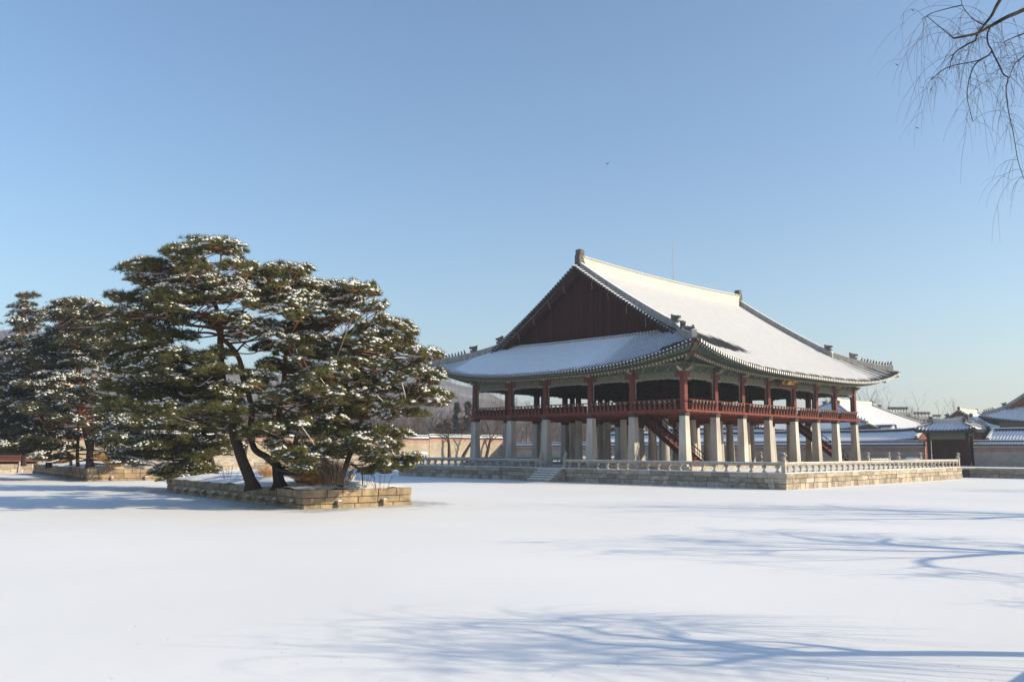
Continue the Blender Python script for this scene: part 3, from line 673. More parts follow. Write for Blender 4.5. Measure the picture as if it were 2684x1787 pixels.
for sx_ in (-1, 1):
    # end ornament on the main ridge
    o = [(-.55, -.55), (.50, -.55), (.50, .35), (.28, .62), (.30, .95), (.42, 1.02), (.42, 1.62), (.30, 1.72), (-.36, 1.74), (-.40, 1.2), (-.55, 1.05)]
    m = MB(); cx_ = sx_*(xr+.05); zz = main.z('S', xr, main.ay)+.35
    m.extrude([(cx_ - sx_*a*.78, b*.92+zz) for a, b in o], lambda a, b, t_: main.w(a, t_, b), -.32, .32); m.build('ridge_end_ornament', ORN, pav)
    for sy_ in (-1, 1):
        sdl = 'S' if sy_ < 0 else 'N'
        lx = sx_*(main.ax-5.72); ds = np.linspace(5.3, main.ay-.1, 26)
        pts = [(*main.w(lx, sy_*(main.ay-d), 0)[:2], main.z(sdl, lx, d)) for d in ds]
        m = MB(); strip_wall(m, pts, [.66+.1*((d-5.3)/12) for d in ds], .42, (1, 0, 0), base=-.25); gr = m.build('gable_ridge', PLAST, pav)
        m = MB(); strip_wall(m, [np.array(p)+np.array([0, 0, .66+.1*((d-5.3)/12)]) for p, d in zip(pts, ds)], [.05]*26, .30, (1, 0, 0), base=-.01); m.build('snow', SNOW, gr)
        ang = math.atan2(sy_, 0)
        inst(DRG, 'dragon_head', pav, (pts[1][0], pts[1][1], pts[1][2]+.66), ang)
        ds = np.linspace(5.6, .62, 20)
        pts = [(*main.w(sx_*(main.ax-d), sy_*(main.ay-d), 0)[:2], main.z(sdl, main.ax-d, d)+.02) for d in ds]
        lat = (1, -sx_*sy_, 0); m = MB(); hh = [.56 + (.12 if d < 1.0 else 0) for d in ds]
        strip_wall(m, pts, hh, .40, lat, base=-.25); hp = m.build('hip_ridge', PLAST, pav)
        m = MB(); strip_wall(m, [np.array(p)+np.array([0, 0, h_]) for p, h_ in zip(pts, hh)], [.045]*20, .26, lat, base=-.01); m.build('snow', SNOW, hp)
        ang = math.atan2(sy_, sx_)
        P_ = lambda d: np.array([*main.w(sx_*(main.ax-d), sy_*(main.ay-d), 0)[:2], main.z(sdl, main.ax-d, d)+.60+(.12 if d < 1 else 0)])
        inst(DRG, 'dragon_head', pav, P_(3.75), ang)
        for k in range(11): inst(FIG, 'roof_figure', pav, P_(3.1-.235*k), ang+.4*random.uniform(-1, 1), [random.uniform(.85, 1.2)]*3)
    # gable: boards, barge boards, edge tiles, iron strips
    lx = sx_*(main.ax-6.4); gz = main.h(6.4)-.25
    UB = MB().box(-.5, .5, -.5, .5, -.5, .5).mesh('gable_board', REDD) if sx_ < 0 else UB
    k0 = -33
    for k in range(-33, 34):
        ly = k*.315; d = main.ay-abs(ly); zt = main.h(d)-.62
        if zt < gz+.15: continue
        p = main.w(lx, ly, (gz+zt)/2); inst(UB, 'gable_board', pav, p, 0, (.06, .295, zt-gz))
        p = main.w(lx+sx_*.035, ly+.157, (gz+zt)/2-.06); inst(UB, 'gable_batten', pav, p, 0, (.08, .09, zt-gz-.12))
    m = MB(); m.box(*sorted((LX/2+lx-sx_*.06, LX/2+lx-sx_*.14)), LY/2-10.6, LY/2+10.6, gz, gz+.2)
    zs = [main.ay-abs(y) for y in np.linspace(-10.5, 10.5, 41)]
    V = [(LX/2+lx-sx_*.12, LY/2+y, gz) for y in np.linspace(-10.5, 10.5, 41)] + [(LX/2+lx-sx_*.12, LY/2+y, max(gz, main.h(main.ay-abs(y))-.5)) for y in np.linspace(-10.5, 10.5, 41)]
    m.add(V, [(i, i+1, i+42, i+41) for i in range(40)]); m.build('gable_backing', REDD, pav)
    m = MB(); m.box(*sorted((LX/2+lx+sx_*.05, LX/2+lx+sx_*.55)), LY/2-10.9, LY/2+10.9, gz-.15, gz+.16); m.build('gable_sill', PLAST, pav)
    for sy_ in (-1, 1):
        lb = sx_*(main.ax-5.55); ds = np.linspace(6.2, main.ay, 20)
        m = MB()
        for d0, d1 in zip(ds[:-1], ds[1:]):
            q = []
            for xx in (lb-.05, lb+.05):
                for d, dz in ((d0, -.12), (d1, -.12), (d1, -.80), (d0, -.80)): q.append((*main.w(xx, sy_*(main.ay-d), 0)[:2], main.h(d)+dz))
            m.add(q, [(0, 1, 2, 3), (7, 6, 5, 4), (0, 4, 5, 1), (3, 2, 6, 7)])
        m.build('barge_board', REDD, pav)
        if sx_ < 0:
            m = MB(); m.tube([(-.62, 0, -.06), (.12, 0, .0)], .10, 7, 0); m.tube([(-.60, 0, .055), (.10, 0, .115)], .055, 5, 1); m.add([(-.64, .11*math.cos(k*math.pi/4), -.06+.11*math.sin(k*math.pi/4)) for k in range(8)], [tuple(range(8))], 0)
            ET = m.mesh('edge_tile', [TILE, SNOW]) if sy_ < 0 else ET
            n = 36
            for k in range(n):
                d = 5.5 + (main.ay-5.6)*k/(n-1); x, y, _ = main.w(sx_*(main.ax-5.42), sy_*(main.ay-d), 0); inst(ET, 'edge_tile', pav, (x, y, main.h(d)+.06), 0)
            for q in (.2, .42, .64, .84):
                d = 6.9+(main.ay-7.2)*q; x, y, _ = main.w(lb-.08, sy_*(main.ay-d), 0); z0 = main.h(d)-.35
                m = MB(); m.tube([(x, y+.06*math.sin(t_*6)-sy_*.10*t_, z0-.85*t_) for t_ in np.linspace(0, 1, 8)], .022, 4); m.build('iron_strip', IRONW, pav)
# lightning rod on the ridge
x, y, z = main.w(1.1, 0, main.z('S', 1.1, main.ay)+1.2)
rod = tag(MB().tube([(x, y, z-.1), (x, y, z+1.2), (x, y, z+4.9)], [.05, .04, .022], 5).lathe([(.12, 0), (.10, .15), (.03, .2)], 6, c=(x, y, z-.06)).build('lightning_rod', IRONW, None, origin=(x, y, z-.1)), 'thin lightning rod standing on the main ridge', 'rod')
# stairs up to the floor
def stair(x, label_y):
    t = MB(); n = 18; y0, y1, z0, z1 = .2, 6.1, SZ, ZC+.1
    st_ = MB()
    for k in range(n):
        q = k/(n-1); st_.box(x-.8, x+.8, y0+(y1-y0)*q-.02, y0+(y1-y0)*q+.34, z0+(z1-z0)*(k)/n+.04, z0+(z1-z0)*(k+1)/n)
    s_ = st_.build('staircase', RED, pav)
    for sg in (-.85, .85):
        m = MB(); m.beam((x+sg, y0, z0+.05), (x+sg, y1, z1-.12), .1, .42); m.build('stringer', REDD, s_)
        m = MB(); m.tube([(x+sg, y0-.05, z0+.95), (x+sg, y1, z1+.75)], .05, 6); m.tube([(x+sg, y0-.05, z0+.55), (x+sg, y1, z1+.35)], .03, 4)
        for k in range(13):
            q = k/12; m.tube([(x+sg, y0+(y1-y0)*q, z0+(z1-z0)*q), (x+sg, y0+(y1-y0)*q, z0+(z1-z0)*q+.92)], .035 if k else .06, 4)
        m.build('handrail', REDD, s_)
stair(2.45, 0); stair(LX-2.45, 0)
# signboard
sgx, sgy, sgz = (SX[3]+SX[4])/2, -1.15, 9.78
sg = tag(thing('signboard', 'black signboard with three gold characters hung under the eave', 'signboard', (sgx, sgy, sgz)), 'black signboard with three gold characters hung under the eave', 'signboard')
TL = R(42)
def sgp(a, b, c): return (sgx+a, sgy + (-b*math.sin(TL)) - c*math.cos(TL), sgz + b*math.cos(TL) - c*math.sin(TL))
def slab(m, a0, a1, b0, b1, c0, c1, mi=0):
    m.add([sgp(a, b, c) for c in (c0, c1) for a, b in ((a0, b0), (a1, b0), (a1, b1), (a0, b1))], [(3, 2, 1, 0), (4, 5, 6, 7), (0, 1, 5, 4), (1, 2, 6, 5), (2, 3, 7, 6), (3, 0, 4, 7)], mi)
m = MB(); slab(m, -1.45, 1.45, -.62, .62, 0, .06); m.build('panel', BLACKP, sg)
m = MB(); slab(m, -1.68, -1.45, -.82, .82, -.02, .12); slab(m, 1.45, 1.68, -.82, .82, -.02, .12); slab(m, -1.45, 1.45, .62, .82, -.02, .12); slab(m, -1.45, 1.45, -.82, -.62, -.02, .12); m.build('frame', BROWNF, sg)
fc = bpy.data.curves.new('gold_characters', 'FONT'); fc.body = '樓會慶'; fc.size = 1.16; fc.align_x = 'CENTER'; fc.align_y = 'CENTER'; fc.extrude = .02; fc.offset = .028; fc.space_character = .92
fo = bpy.data.objects.new('gold_characters', fc); COL.objects.link(fo)
bpy.context.view_layer.update()
me = bpy.data.meshes.new_from_object(fo.evaluated_get(bpy.context.evaluated_depsgraph_get())); bpy.data.objects.remove(fo)
me.materials.clear(); me.materials.append(GOLD)
go = bpy.data.objects.new('gold_characters', me); COL.objects.link(go); go.parent = sg; go.location = np.array(sgp(0, 0, .08))-np.array([sgx, sgy, sgz]); go.rotation_euler = (math.pi/2+TL, 0, 0)
me.name = 'gold_characters'
m = MB(); [m.tube([sgp(a, .8, 0), (sgx+a, sgy+.35, 10.15)], .02, 4) for a in (-1.2, 1.2)]; m.build('hanging_iron', COLLAR, sg)
# ------------------------------------------------------------------ pine islands
ISM = block_mesh('island_block', ISLE, .03)
def island(label, c, u, v, w, l, h, seed):
    random.seed(seed)
    ctr = c+u*w/2+v*l/2; t = thing('stone_island', label, 'island', (*ctr, 0))
    P = lambda a, b: c+u*a+v*b
    q = [P(.06, .06), P(w-.06, .06), P(w-.06, l-.06), P(.06, l-.06)]
    MB().add([(*p, z) for z in (-.4, h-.04) for p in q], [(0, 1, 5, 4), (1, 2, 6, 5), (2, 3, 7, 6), (3, 0, 4, 7), (4, 5, 6, 7)]).build('core', GRANC, t)
    cs = [(-.12, .2, .7, 1.5, .05), (.2, h*.58, .8, 1.5, 0), (h*.58, h, .7, 1.35, .02)]
    masonry(t, P(0, 0), P(w, 0), cs, ISM, jit=.025); masonry(t, P(0, l), P(0, 0), cs, ISM, jit=.025)
    # anchor stubs that carry snow
    sn = MB()
    for a in (w*.30, w*.72):
        p = P(a, -.14); inst(ISM, 'projecting_stone', t, (*p, .22), math.atan2(u[1], u[0]), (.26, .3, .24)); sn.lathe([(.14, 0), (.11, .05), (.03, .07)], 7, c=(*p, .335))
    for b in np.arange(1.2, l-1, 1.75):
        p = P(-.13, b+random.uniform(-.2, .2)); inst(ISM, 'projecting_stone', t, (*p, .26), math.atan2(u[1], u[0]), (.28, .26, .2)); sn.lathe([(.13, 0), (.10, .05), (.03, .07)], 7, c=(*p, .355))
    # mounded earth under uneven snow
    n, k = 26, 46; G = np.zeros((n, k, 3)); E_ = np.zeros((n, k, 3))
    for i in range(n):
        for j in range(k):
            a = .10+(w-.2)*i/(n-1); b = .10+(l-.2)*j/(k-1); e = min(a, w-a, b, l-b)
            z = h-.05 + .42*(1-math.exp(-e/1.3)) + .05*vnoise(a*1.3+seed, b*.9, .8)
            p = P(a, b); G[i, j] = (*p, z)
    sc = MB().grid(G).build('snow_cover', SNOW, t, smooth=True)
    sn.build('snow', SNOW, t)
    return t
def vnoise_(x): return x
I1 = island('near stone-walled island with three leaning pines and a dry shrub', I1C, u1, v1, I1W, I1L, .92, 3)
I2 = island('farther stone-walled island with a clump of straight pines', I2C, u2, v2, I2W, I2L, 1.12, 5)

# ------------------------------------------------------------------ pines
def tuft_template(n, ln, w, rg):
    V = np.zeros((n*3, 3)); 
    for k in range(n):
        az = rg.uniform(0, 2*math.pi); el = rg.uniform(-.45, 1.35)
        d = np.array([math.cos(az)*math.cos(el), math.sin(az)*math.cos(el), math.sin(el)])
        s = np.cross(d, rg.normal(size=3)); s /= np.linalg.norm(s)
        L = ln*rg.uniform(.75, 1.15); V[3*k] = s*w/2; V[3*k+1] = -s*w/2 + d*L*.25; V[3*k+2] = d*L
        V[3*k+1] = -s*w/2
    return V
def cap_template():
    V = [(0, 0, .62)]
    for r, z in ((.75, .38), (1.0, -.05)):
        V += [(r*math.cos(k*2*math.pi/6+z), r*math.sin(k*2*math.pi/6+z), z) for k in range(6)]
    V.append((0, 0, -.3)); F = []
    for k in range(6):
        a, b = 1+k, 1+(k+1) % 6; F += [(0, a, b), (a, a+6, b+6), (a, b+6, b), (a+6, 13, b+6)]
    return np.array(V), np.array(F)
CAPV, CAPF = cap_template()
class Foliage:
    def __init__(s, seed, n=10, ln=.21, w=.034):
        s.rg = np.random.default_rng(seed); s.T = [tuft_template(n, ln, w, s.rg) for _ in range(6)]; s.pos = []; s.snow = []
    def pad(s, c, rx, ry, rz, dens, psnow, ax=None):
        """one flat cloud of shoots: sub-clumps over a disc, domed on top; snow rests on the exposed shoots"""
        rg = s.rg; c = np.asarray(c, float); area = math.pi*rx*ry; n = max(8, int(area*dens)); k = max(3, int(area*2.6))
        a = rg.uniform(0, 2*math.pi, k); r = np.sqrt(rg.uniform(0, 1, k)); cen = np.stack([np.cos(a)*r, np.sin(a)*r], 1)
        pick = rg.integers(0, k, n); q = cen[pick] + rg.normal(0, .21, (n, 2))*np.array([min(1, .9/rx+.25), min(1, .9/ry+.25)])
        rr = np.clip((q**2).sum(1), 0, 1.6); t = rg.uniform(0, 1, n)**.6
        lobes = rg.uniform(-.25, .35, k)[pick]
        z = rz*((1-rr*.75)*t + lobes - .35*(1-t)) - .12*rr*rx*.35
        hx = ax if ax is not None else np.array([rt[0], rt[1], 0]); hy = np.array([-hx[1], hx[0], 0])
        P = c + q[:, :1]*rx*hx + q[:, 1:]*ry*hy; P[:, 2] += z
        s.pos.append(P)
        sc_ = (rg.uniform(0, 1, k) < psnow)[pick]; m = (t > .40) & np.where(sc_, rg.uniform(0, 1, n) < .85, rg.uniform(0, 1, n) < .10*psnow+.02); s.snow.append(P[m] + np.array([0, 0, .06]))
        return c + np.concatenate([cen[:, :1]*rx*hx + cen[:, 1:]*ry*hy, np.zeros((k, 0))], 1)
    def needles(s, scale=1.0):
        P = np.concatenate(s.pos); n = len(P); mb = MB(); k = s.rg.integers(0, 6, n)
        for i in range(6):
            Q = P[k == i]; m = len(Q); T = s.T[i]; nv = len(T)
            th = s.rg.uniform(0, 2*math.pi, m); sc = s.rg.uniform(.75, 1.25, m)*scale; c_, s_ = np.cos(th), np.sin(th)
            V = np.empty((m, nv, 3)); V[..., 0] = (T[:, 0]*c_[:, None]-T[:, 1]*s_[:, None])*sc[:, None]; V[..., 1] = (T[:, 0]*s_[:, None]+T[:, 1]*c_[:, None])*sc[:, None]; V[..., 2] = T[:, 2]*sc[:, None]
            V += Q[:, None]; mb.addtris(V.reshape(-1, 3), np.arange(m*nv).reshape(-1, 3))
        return mb
    def snowmesh(s, scale=1.0):
        P = np.concatenate(s.snow); n = len(P); mb = MB(); nv = len(CAPV); th = s.rg.uniform(0, 2*math.pi, n)
        a = s.rg.uniform(.06, .125, n)*scale; b = a*s.rg.uniform(.6, .9, n); zz = s.rg.uniform(.06, .11, n)*scale; c_, s_ = np.cos(th), np.sin(th)
        X = CAPV[:, 0][None]*a[:, None]; Y = CAPV[:, 1][None]*b[:, None]; V = np.empty((n, nv, 3))
        V[..., 0] = X*c_[:, None]-Y*s_[:, None]; V[..., 1] = X*s_[:, None]+Y*c_[:, None]; V[..., 2] = CAPV[:, 2][None]*zz[:, None]
        V += P[:, None]; mb.addtris(V.reshape(-1, 3), (CAPF[None]+(np.arange(n)*nv)[:, None, None]).reshape(-1, 3)); return mb

def smooth_line(pts, n=4):
    pts = np.asarray(pts, float); out = []
    for i in range(len(pts)-1):
        p0 = pts[max(0, i-1)]; p1 = pts[i]; p2 = pts[i+1]; p3 = pts[min(len(pts)-1, i+2)]
        for t in np.linspace(0, 1, n, endpoint=False):
            out.append(.5*((2*p1)+(-p0+p2)*t+(2*p0-5*p1+4*p2-p3)*t*t+(-p0+3*p1-3*p2+p3)*t**3))
    out.append(pts[-1]); return np.array(out)

def pine(label, base_px, base_z, limbs, pads, seed, dens=72, group=None, needle=None, tscale=1.0, extra=4.2, spread=3.0, name='pine_tree', D=None, bark=None):
    """limbs: list of (start radius, end radius, [(px, py, depth offset)...]); pads: (px, py, rx, ry, snow[, depth offset])"""
    rg = np.random.default_rng(seed); base = on_z(*base_px, base_z) if D is None else at_depth(*base_px, D)
    D0 = depth(base); t = thing(name, label, 'pine tree', base - np.array([0, 0, .1]), group)
    k = D0/FPX; wood = MB(); snow_b = MB(); nodes = []; nrad = []
    for ri, (r0, r1, pl) in enumerate(limbs):
        P = smooth_line([at_depth(x, y, D0+d) for x, y, d in pl], 5); r0, r1 = r0*.78, r1*.78
        if ri == 0: P[0] = base - np.array([0, 0, .15])
        rad = np.linspace(r0, r1, len(P)); 
        if ri == 0: rad[0] *= 1.6; rad[1] *= 1.25; rad[2] *= 1.08
        wood.tube(P, rad, 9); nodes.append(P); nrad.append(rad)
    N = np.concatenate(nodes); NR = np.concatenate(nrad); F = Foliage(seed, n=13, ln=.235, w=.024)
    allp = []
    for pd in pads:
        x, y, rx, ry, sw = pd[:5]; dd = pd[5] if len(pd) > 5 else rg.uniform(-spread, spread)*.8
        allp.append((x, y, rx, ry, sw, dd))
        m = rg.random()
        for _ in range(int(extra) + (rg.random() < extra % 1)):
            allp.append((x+rg.uniform(-.75, .75)*rx, y+rg.uniform(-.3, 1.7)*ry, rx*rg.uniform(.5, .9), ry*rg.uniform(.6, .9), sw*rg.uniform(.5, 1.1), dd+rg.choice([-1, 1])*rg.uniform(.8, spread)))
    for (x, y, rx, ry, sw, dd) in allp:
        D = D0+dd; c = at_depth(x, y+ry*.35, D); rxm = rx*D/FPX; rzm = max(.22, ry*D/FPX*1.35); rym = max(.5, rxm*rg.uniform(.75, 1.05))
        subs = F.pad(c, rxm, rym, rzm, dens, min(1.0, 1.35*sw**1.25))
        # a branch from the nearest limb, arching up into the pad
        w_ = N - c; dist = np.linalg.norm(w_*np.array([1, 1, 1.6]), axis=1) + np.where(N[:, 2] > c[2]+.3, 2.5, 0); i = int(np.argmin(dist))
        q = N[i]; e = c + np.array([0, 0, -.12]); L = np.linalg.norm(e-q)
        if L > .4:
            mid = (q*.45+e*.55) + np.array([rg.normal()*.06*L, rg.normal()*.06*L, -.03*L + rg.normal()*.04*L])
            B_ = smooth_line([q, mid, e], 5); r0 = min(NR[i]*.6, .022+.016*L); rad = np.linspace(r0, .02, len(B_)); wood.tube(B_, rad, 6)
            sl = abs((e-q)[2])/L
            if sl < .75 and rg.random() < .35: snow_b.tube(B_[3:]+np.array([0, 0, 1])*rad[3:, None]*.55, np.maximum(rad[3:]*.85, .022), 5)
        for s_ in subs[rg.permutation(len(subs))[:8]]:
            m_ = (e+s_)/2 + np.array([0, 0, -.05]); wood.tube([e, m_, s_+np.array([0, 0, -.03])], [.022, .016, .009], 4)
    wood.build('trunk', bark or PBARK, t); 
    F.needles(tscale).build('crown', needle or NEED, t)
    s_ = F.snowmesh(tscale*1.02).build('snow', SNOWT, t, smooth=True)
    if snow_b.n: snow_b.build('branch_snow', SNOWT, t).__setitem__('kind', 'stuff')
    return t
ZI = .98
GP = 'pines on the near island'
pine('tall pine with dark leaning trunk and broad flat crown on the near island', (662, 1276), ZI,
     [(.40, .20, [(662, 1276, 0), (648, 1238, 0), (632, 1198, 0), (611, 1131, .3), (596, 1076, .5), (586, 1030, .6), (582, 990, .6), (579, 950, .6), (577, 885, .5)]),
      (.20, .08, [(577, 890, .5), (579, 855, .5), (572, 822, .6), (563, 790, .7), (568, 750, .7), (573, 715, .8)]), (.07, .03, [(573, 715, .8), (579, 671, .8), (566, 652, .6), (545, 640, .4)]), (.05, .02, [(579, 672, .8), (600, 656, 1), (625, 650, 1.2)]),
      (.13, .05, [(577, 880, .5), (560, 845, .2), (540, 828, -.3), (522, 822, -.8), (480, 808, -1.2)]), (.12, .04, [(579, 862, .5), (600, 842, 1), (622, 826, 1.6), (650, 800, 2.2)]),
      (.12, .05, [(572, 864, .5), (540, 857, 0), (500, 852, -.5), (460, 838, -1.0), (410, 830, -1.6)]), (.10, .04, [(578, 880, .5), (545, 872, 1), (500, 874, 1.6), (440, 885, 2)]),
      (.09, .04, [(562, 800, .7), (535, 770, .2), (505, 735, -.4), (470, 712, -.8)]), (.09, .03, [(566, 770, .7), (600, 748, 1.2), (640, 725, 1.6)]),
      (.10, .03, [(586, 1030, .6), (540, 1005, 0), (480, 985, -.8), (400, 975, -1.5)]), (.09, .03, [(584, 1000, .6), (520, 960, 1.3), (440, 940, 2), (360, 930, 2.4)]), (.08, .03, [(598, 1080, .5), (570, 1095, 0), (545, 1112, -.5)])],
     [(575, 636, 66, 12, .55), (500, 655, 48, 14, .3), (470, 668, 40, 11, .25), (600, 655, 34, 9, .4), (395, 690, 54, 12, .35), (362, 700, 22, 9, .3), (440, 700, 46, 12, .3), (532, 690, 44, 11, .4), (625, 690, 44, 13, .4), (655, 706, 26, 10, .4), (372, 732, 36, 11, .55), (436, 740, 60, 15, .6), (520, 728, 60, 14, .75), (585, 742, 62, 18, 1.0), (632, 760, 52, 15, 1.0), (562, 762, 66, 16, .4),
      (330, 778, 44, 12, .4), (392, 786, 60, 16, .3), (462, 778, 56, 16, .25), (504, 775, 40, 14, .2), (318, 812, 34, 12, .35), (370, 825, 60, 15, .3), (440, 806, 44, 11, .75), (470, 830, 40, 10, .4), (560, 830, 44, 10, .55), (610, 826, 44, 10, .7),
      (330, 862, 56, 16, .25), (402, 866, 60, 16, .25), (450, 880, 56, 14, .2), (318, 905, 50, 15, .3), (382, 912, 66, 17, .25), (455, 925, 60, 15, .35), (505, 935, 44, 12, .3), (352, 955, 66, 17, .4), (430, 965, 66, 16, .35), (300, 945, 36, 13, .7), (502, 980, 56, 14, .3), (555, 975, 34, 9, .3), (380, 1008, 70, 17, .35), (460, 1018, 66, 16, .25), (310, 1005, 46, 14, .5), (532, 1022, 48, 12, .35), (600, 1012, 46, 11, .9), (345, 1055, 60, 15, .3), (420, 1062, 66, 15, .3), (492, 1070, 56, 14, .3), (575, 1030, 60, 14, .3, -2.4), (590, 965, 54, 13, .25, -2.2), (545, 1062, 50, 12, .2, -2.4), (620, 1060, 40, 11, .3, -2.6), (560, 920, 46, 11, .2, -2.2), (600, 1100, 40, 11, .2, -2)], 11, group=GP, bark=PBARKD)
pine('pine with twin orange stems rising from one stout foot on the near island', (733, 1274), ZI,
     [(.42, .30, [(733, 1274, 0), (728, 1245, 0), (724, 1214, 0)]),
      (.24, .15, [(722, 1218, 0), (700, 1198, .2), (678, 1186, .4), (664, 1170, .5), (656, 1131, .5), (660, 1076, .5), (650, 1030, .4), (636, 990, .2), (631, 953, 0), (614, 918, -.2), (588, 892, -.5)]), (.12, .05, [(588, 892, -.5), (566, 862, -.8), (552, 840, -1), (530, 815, -1.3)]),
      (.26, .15, [(724, 1214, 0), (719, 1200, .2), (722, 1156, .6), (729, 1113, .8), (733, 1076, .9), (738, 1036, 1), (745, 994, 1), (746, 955, 1), (752, 915, 1)]), (.14, .05, [(752, 915, 1), (768, 880, 1.2), (776, 845, 1.2), (790, 800, 1.3), (800, 760, 1.4)]),
      (.10, .04, [(746, 950, 1), (790, 930, 1.5), (840, 905, 2), (900, 880, 2.5)]), (.08, .03, [(618, 925, -.2), (640, 900, .3), (668, 886, .8), (690, 870, 1.2)]), (.08, .03, [(776, 845, 1.2), (745, 830, .6), (720, 800, 0)]), (.08, .03, [(790, 800, 1.3), (840, 785, 1.8), (905, 778, 2.3), (960, 775, 2.6)]),
      (.09, .03, [(745, 985, 1), (775, 985, 1.4), (830, 970, 2), (900, 955, 2.4)]), (.08, .03, [(729, 1100, .8), (760, 1072, 0), (800, 1052, -.6), (860, 1040, -1.2)]), (.07, .02, [(733, 1076, .9), (716, 1096, .3), (700, 1100, -.2), (688, 1092, -.6)]), (.09, .04, [(724, 1206, 0), (760, 1190, -.6), (810, 1190, -1), (850, 1200, -1.3)])],
     [(730, 706, 42, 13, .4), (772, 704, 34, 9, .7), (786, 722, 18, 6, .7), (700, 720, 34, 11, .4), (690, 745, 40, 12, .4), (760, 745, 46, 12, .55), (808, 745, 46, 12, .5), (862, 748, 50, 12, .55), (905, 745, 38, 11, .55), (948, 752, 34, 9, .6), (978, 764, 16, 5, .8), (720, 770, 50, 13, .7), (782, 776, 56, 14, .75), (850, 776, 52, 13, .55), (920, 788, 48, 12, .6), (965, 800, 36, 9, .6), (998, 804, 16, 5, .8),
      (690, 795, 44, 12, .55), (745, 805, 56, 14, .9), (815, 808, 56, 14, .7), (880, 815, 44, 12, .6), (915, 826, 28, 8, .7), (660, 845, 44, 11, 1.0, -2), (700, 852, 46, 12, 1.0, -1.6), (740, 862, 46, 12, .9, -1), (790, 848, 46, 12, .5), (850, 845, 46, 12, .6), (888, 838, 30, 9, .5), (640, 870, 34, 10, .9), (800, 882, 50, 13, .6), (850, 890, 42, 12, .9), (760, 905, 40, 11, .5), (700, 900, 34, 10, .3),
      (800, 920, 52, 13, .6), (860, 925, 46, 12, .9), (700, 950, 40, 12, .4), (680, 985, 40, 11, .5), (790, 960, 52, 13, .5), (850, 970, 50, 13, .6), (900, 955, 40, 11, .55), (700, 1025, 42, 11, .6), (790, 1005, 56, 14, .5), (850, 1015, 46, 13, .4), (640, 1060, 40, 11, .4), (690, 1060, 34, 10, .45), (780, 1045, 50, 12, .4), (840, 1060, 50, 13, .35), (890, 1040, 40, 11, .4), (690, 1110, 44, 12, .3), (780, 1095, 46, 13, .3), (840, 1110, 50, 14, .3), (660, 1130, 30, 9, .2), (720, 1130, 36, 10, .3),
      (735, 1165, 46, 12, .4, -1), (780, 1172, 50, 13, .4, -1), (745, 1192, 46, 12, .5, -1.2), (800, 1198, 52, 12, .5, -1.3), (820, 1218, 50, 9, .6, -1.4), (790, 1226, 30, 8, .4, -1.5)], 12, group=GP)
pine('small leaning pine with a long low branch at the corner of the near island', (889, 1277), ZI,
     [(.22, .12, [(889, 1277, 0), (896, 1250, 0), (905, 1225, 0), (920, 1180, .2), (932, 1140, .4), (944, 1110, .5), (955, 1090, .6)]), (.12, .06, [(955, 1090, .6), (965, 1060, .6), (985, 1020, .7), (1008, 980, .8), (1018, 955, .8), (1030, 920, .9)]), (.06, .02, [(1018, 955, .8), (1040, 942, 1.2), (1062, 945, 1.6), (1085, 955, 2)]), (.06, .02, [(1030, 920, .9), (1025, 890, .8), (1010, 865, .8)]),
      (.08, .04, [(919, 1215, 0), (940, 1226, -.2), (962, 1231, -.4), (985, 1227, -.5), (1030, 1213, -.6), (1080, 1202, -.6)]), (.07, .03, [(950, 1098, .6), (990, 1085, .9), (1030, 1072, 1.2), (1062, 1060, 1.4), (1077, 1036, 1.5), (1090, 1022, 1.6)]), (.06, .02, [(980, 1080, .9), (1010, 1064, 0), (1066, 1058, -.4)]), (.06, .02, [(935, 1135, .4), (905, 1100, 1), (880, 1080, 1.5)]), (.07, .02, [(924, 1170, .2), (960, 1150, -.5), (1010, 1142, -1), (1050, 1138, -1.2)])],
     [(965, 852, 36, 11, .55), (1008, 838, 32, 10, .6), (1050, 848, 30, 10, .5), (1078, 862, 22, 8, .5), (940, 880, 38, 12, .4), (990, 876, 46, 12, .6), (1045, 884, 38, 11, .45), (920, 905, 36, 11, .4), (975, 908, 48, 13, .5), (1040, 912, 44, 11, .5), (1085, 920, 34, 9, .7), (1128, 925, 28, 7, .9), (1105, 940, 26, 7, .7), (900, 935, 40, 12, .4), (950, 940, 48, 13, .4), (1005, 948, 44, 11, .5), (1065, 958, 38, 9, .7), (1098, 970, 36, 9, .6), (1140, 975, 28, 8, .9), (1120, 990, 30, 7, .7), (905, 975, 44, 13, .5), (965, 985, 46, 13, .5), (1030, 992, 38, 9, .5),
      (900, 1010, 40, 12, .4), (950, 1018, 44, 12, .5), (1010, 1015, 36, 9, .8), (1080, 1020, 40, 10, .45), (1128, 1028, 36, 8, .5), (1165, 1036, 24, 6, .7), (1080, 1045, 44, 10, .3), (1145, 1052, 22, 5, .8), (930, 1052, 36, 13, .3), (955, 1072, 34, 13, .25), (905, 1080, 40, 12, .35), (1000, 1045, 34, 9, .5), (1075, 1084, 32, 6, .2), (1022, 1086, 26, 7, .8), (890, 1115, 42, 13, .35), (960, 1118, 40, 10, .4), (1020, 1125, 38, 9, .5), (1058, 1134, 24, 7, .7), (960, 1142, 46, 10, .5), (1010, 1158, 34, 9, .6), (1030, 1168, 18, 5, .7), (890, 1150, 40, 12, .4), (940, 1175, 40, 10, .3), (985, 1180, 30, 8, .4), (870, 1180, 36, 10, .3),
      (990, 1202, 34, 8, .4, -.5), (1030, 1205, 36, 9, .3, -.6), (1070, 1200, 30, 8, .5, -.6), (1088, 1196, 18, 6, .9, -.6), (1010, 1222, 40, 7, .3, -.5), (1058, 1222, 24, 5, .3, -.6), (965, 1232, 18, 4, .2, -.4)], 13, group=GP, spread=1.8)
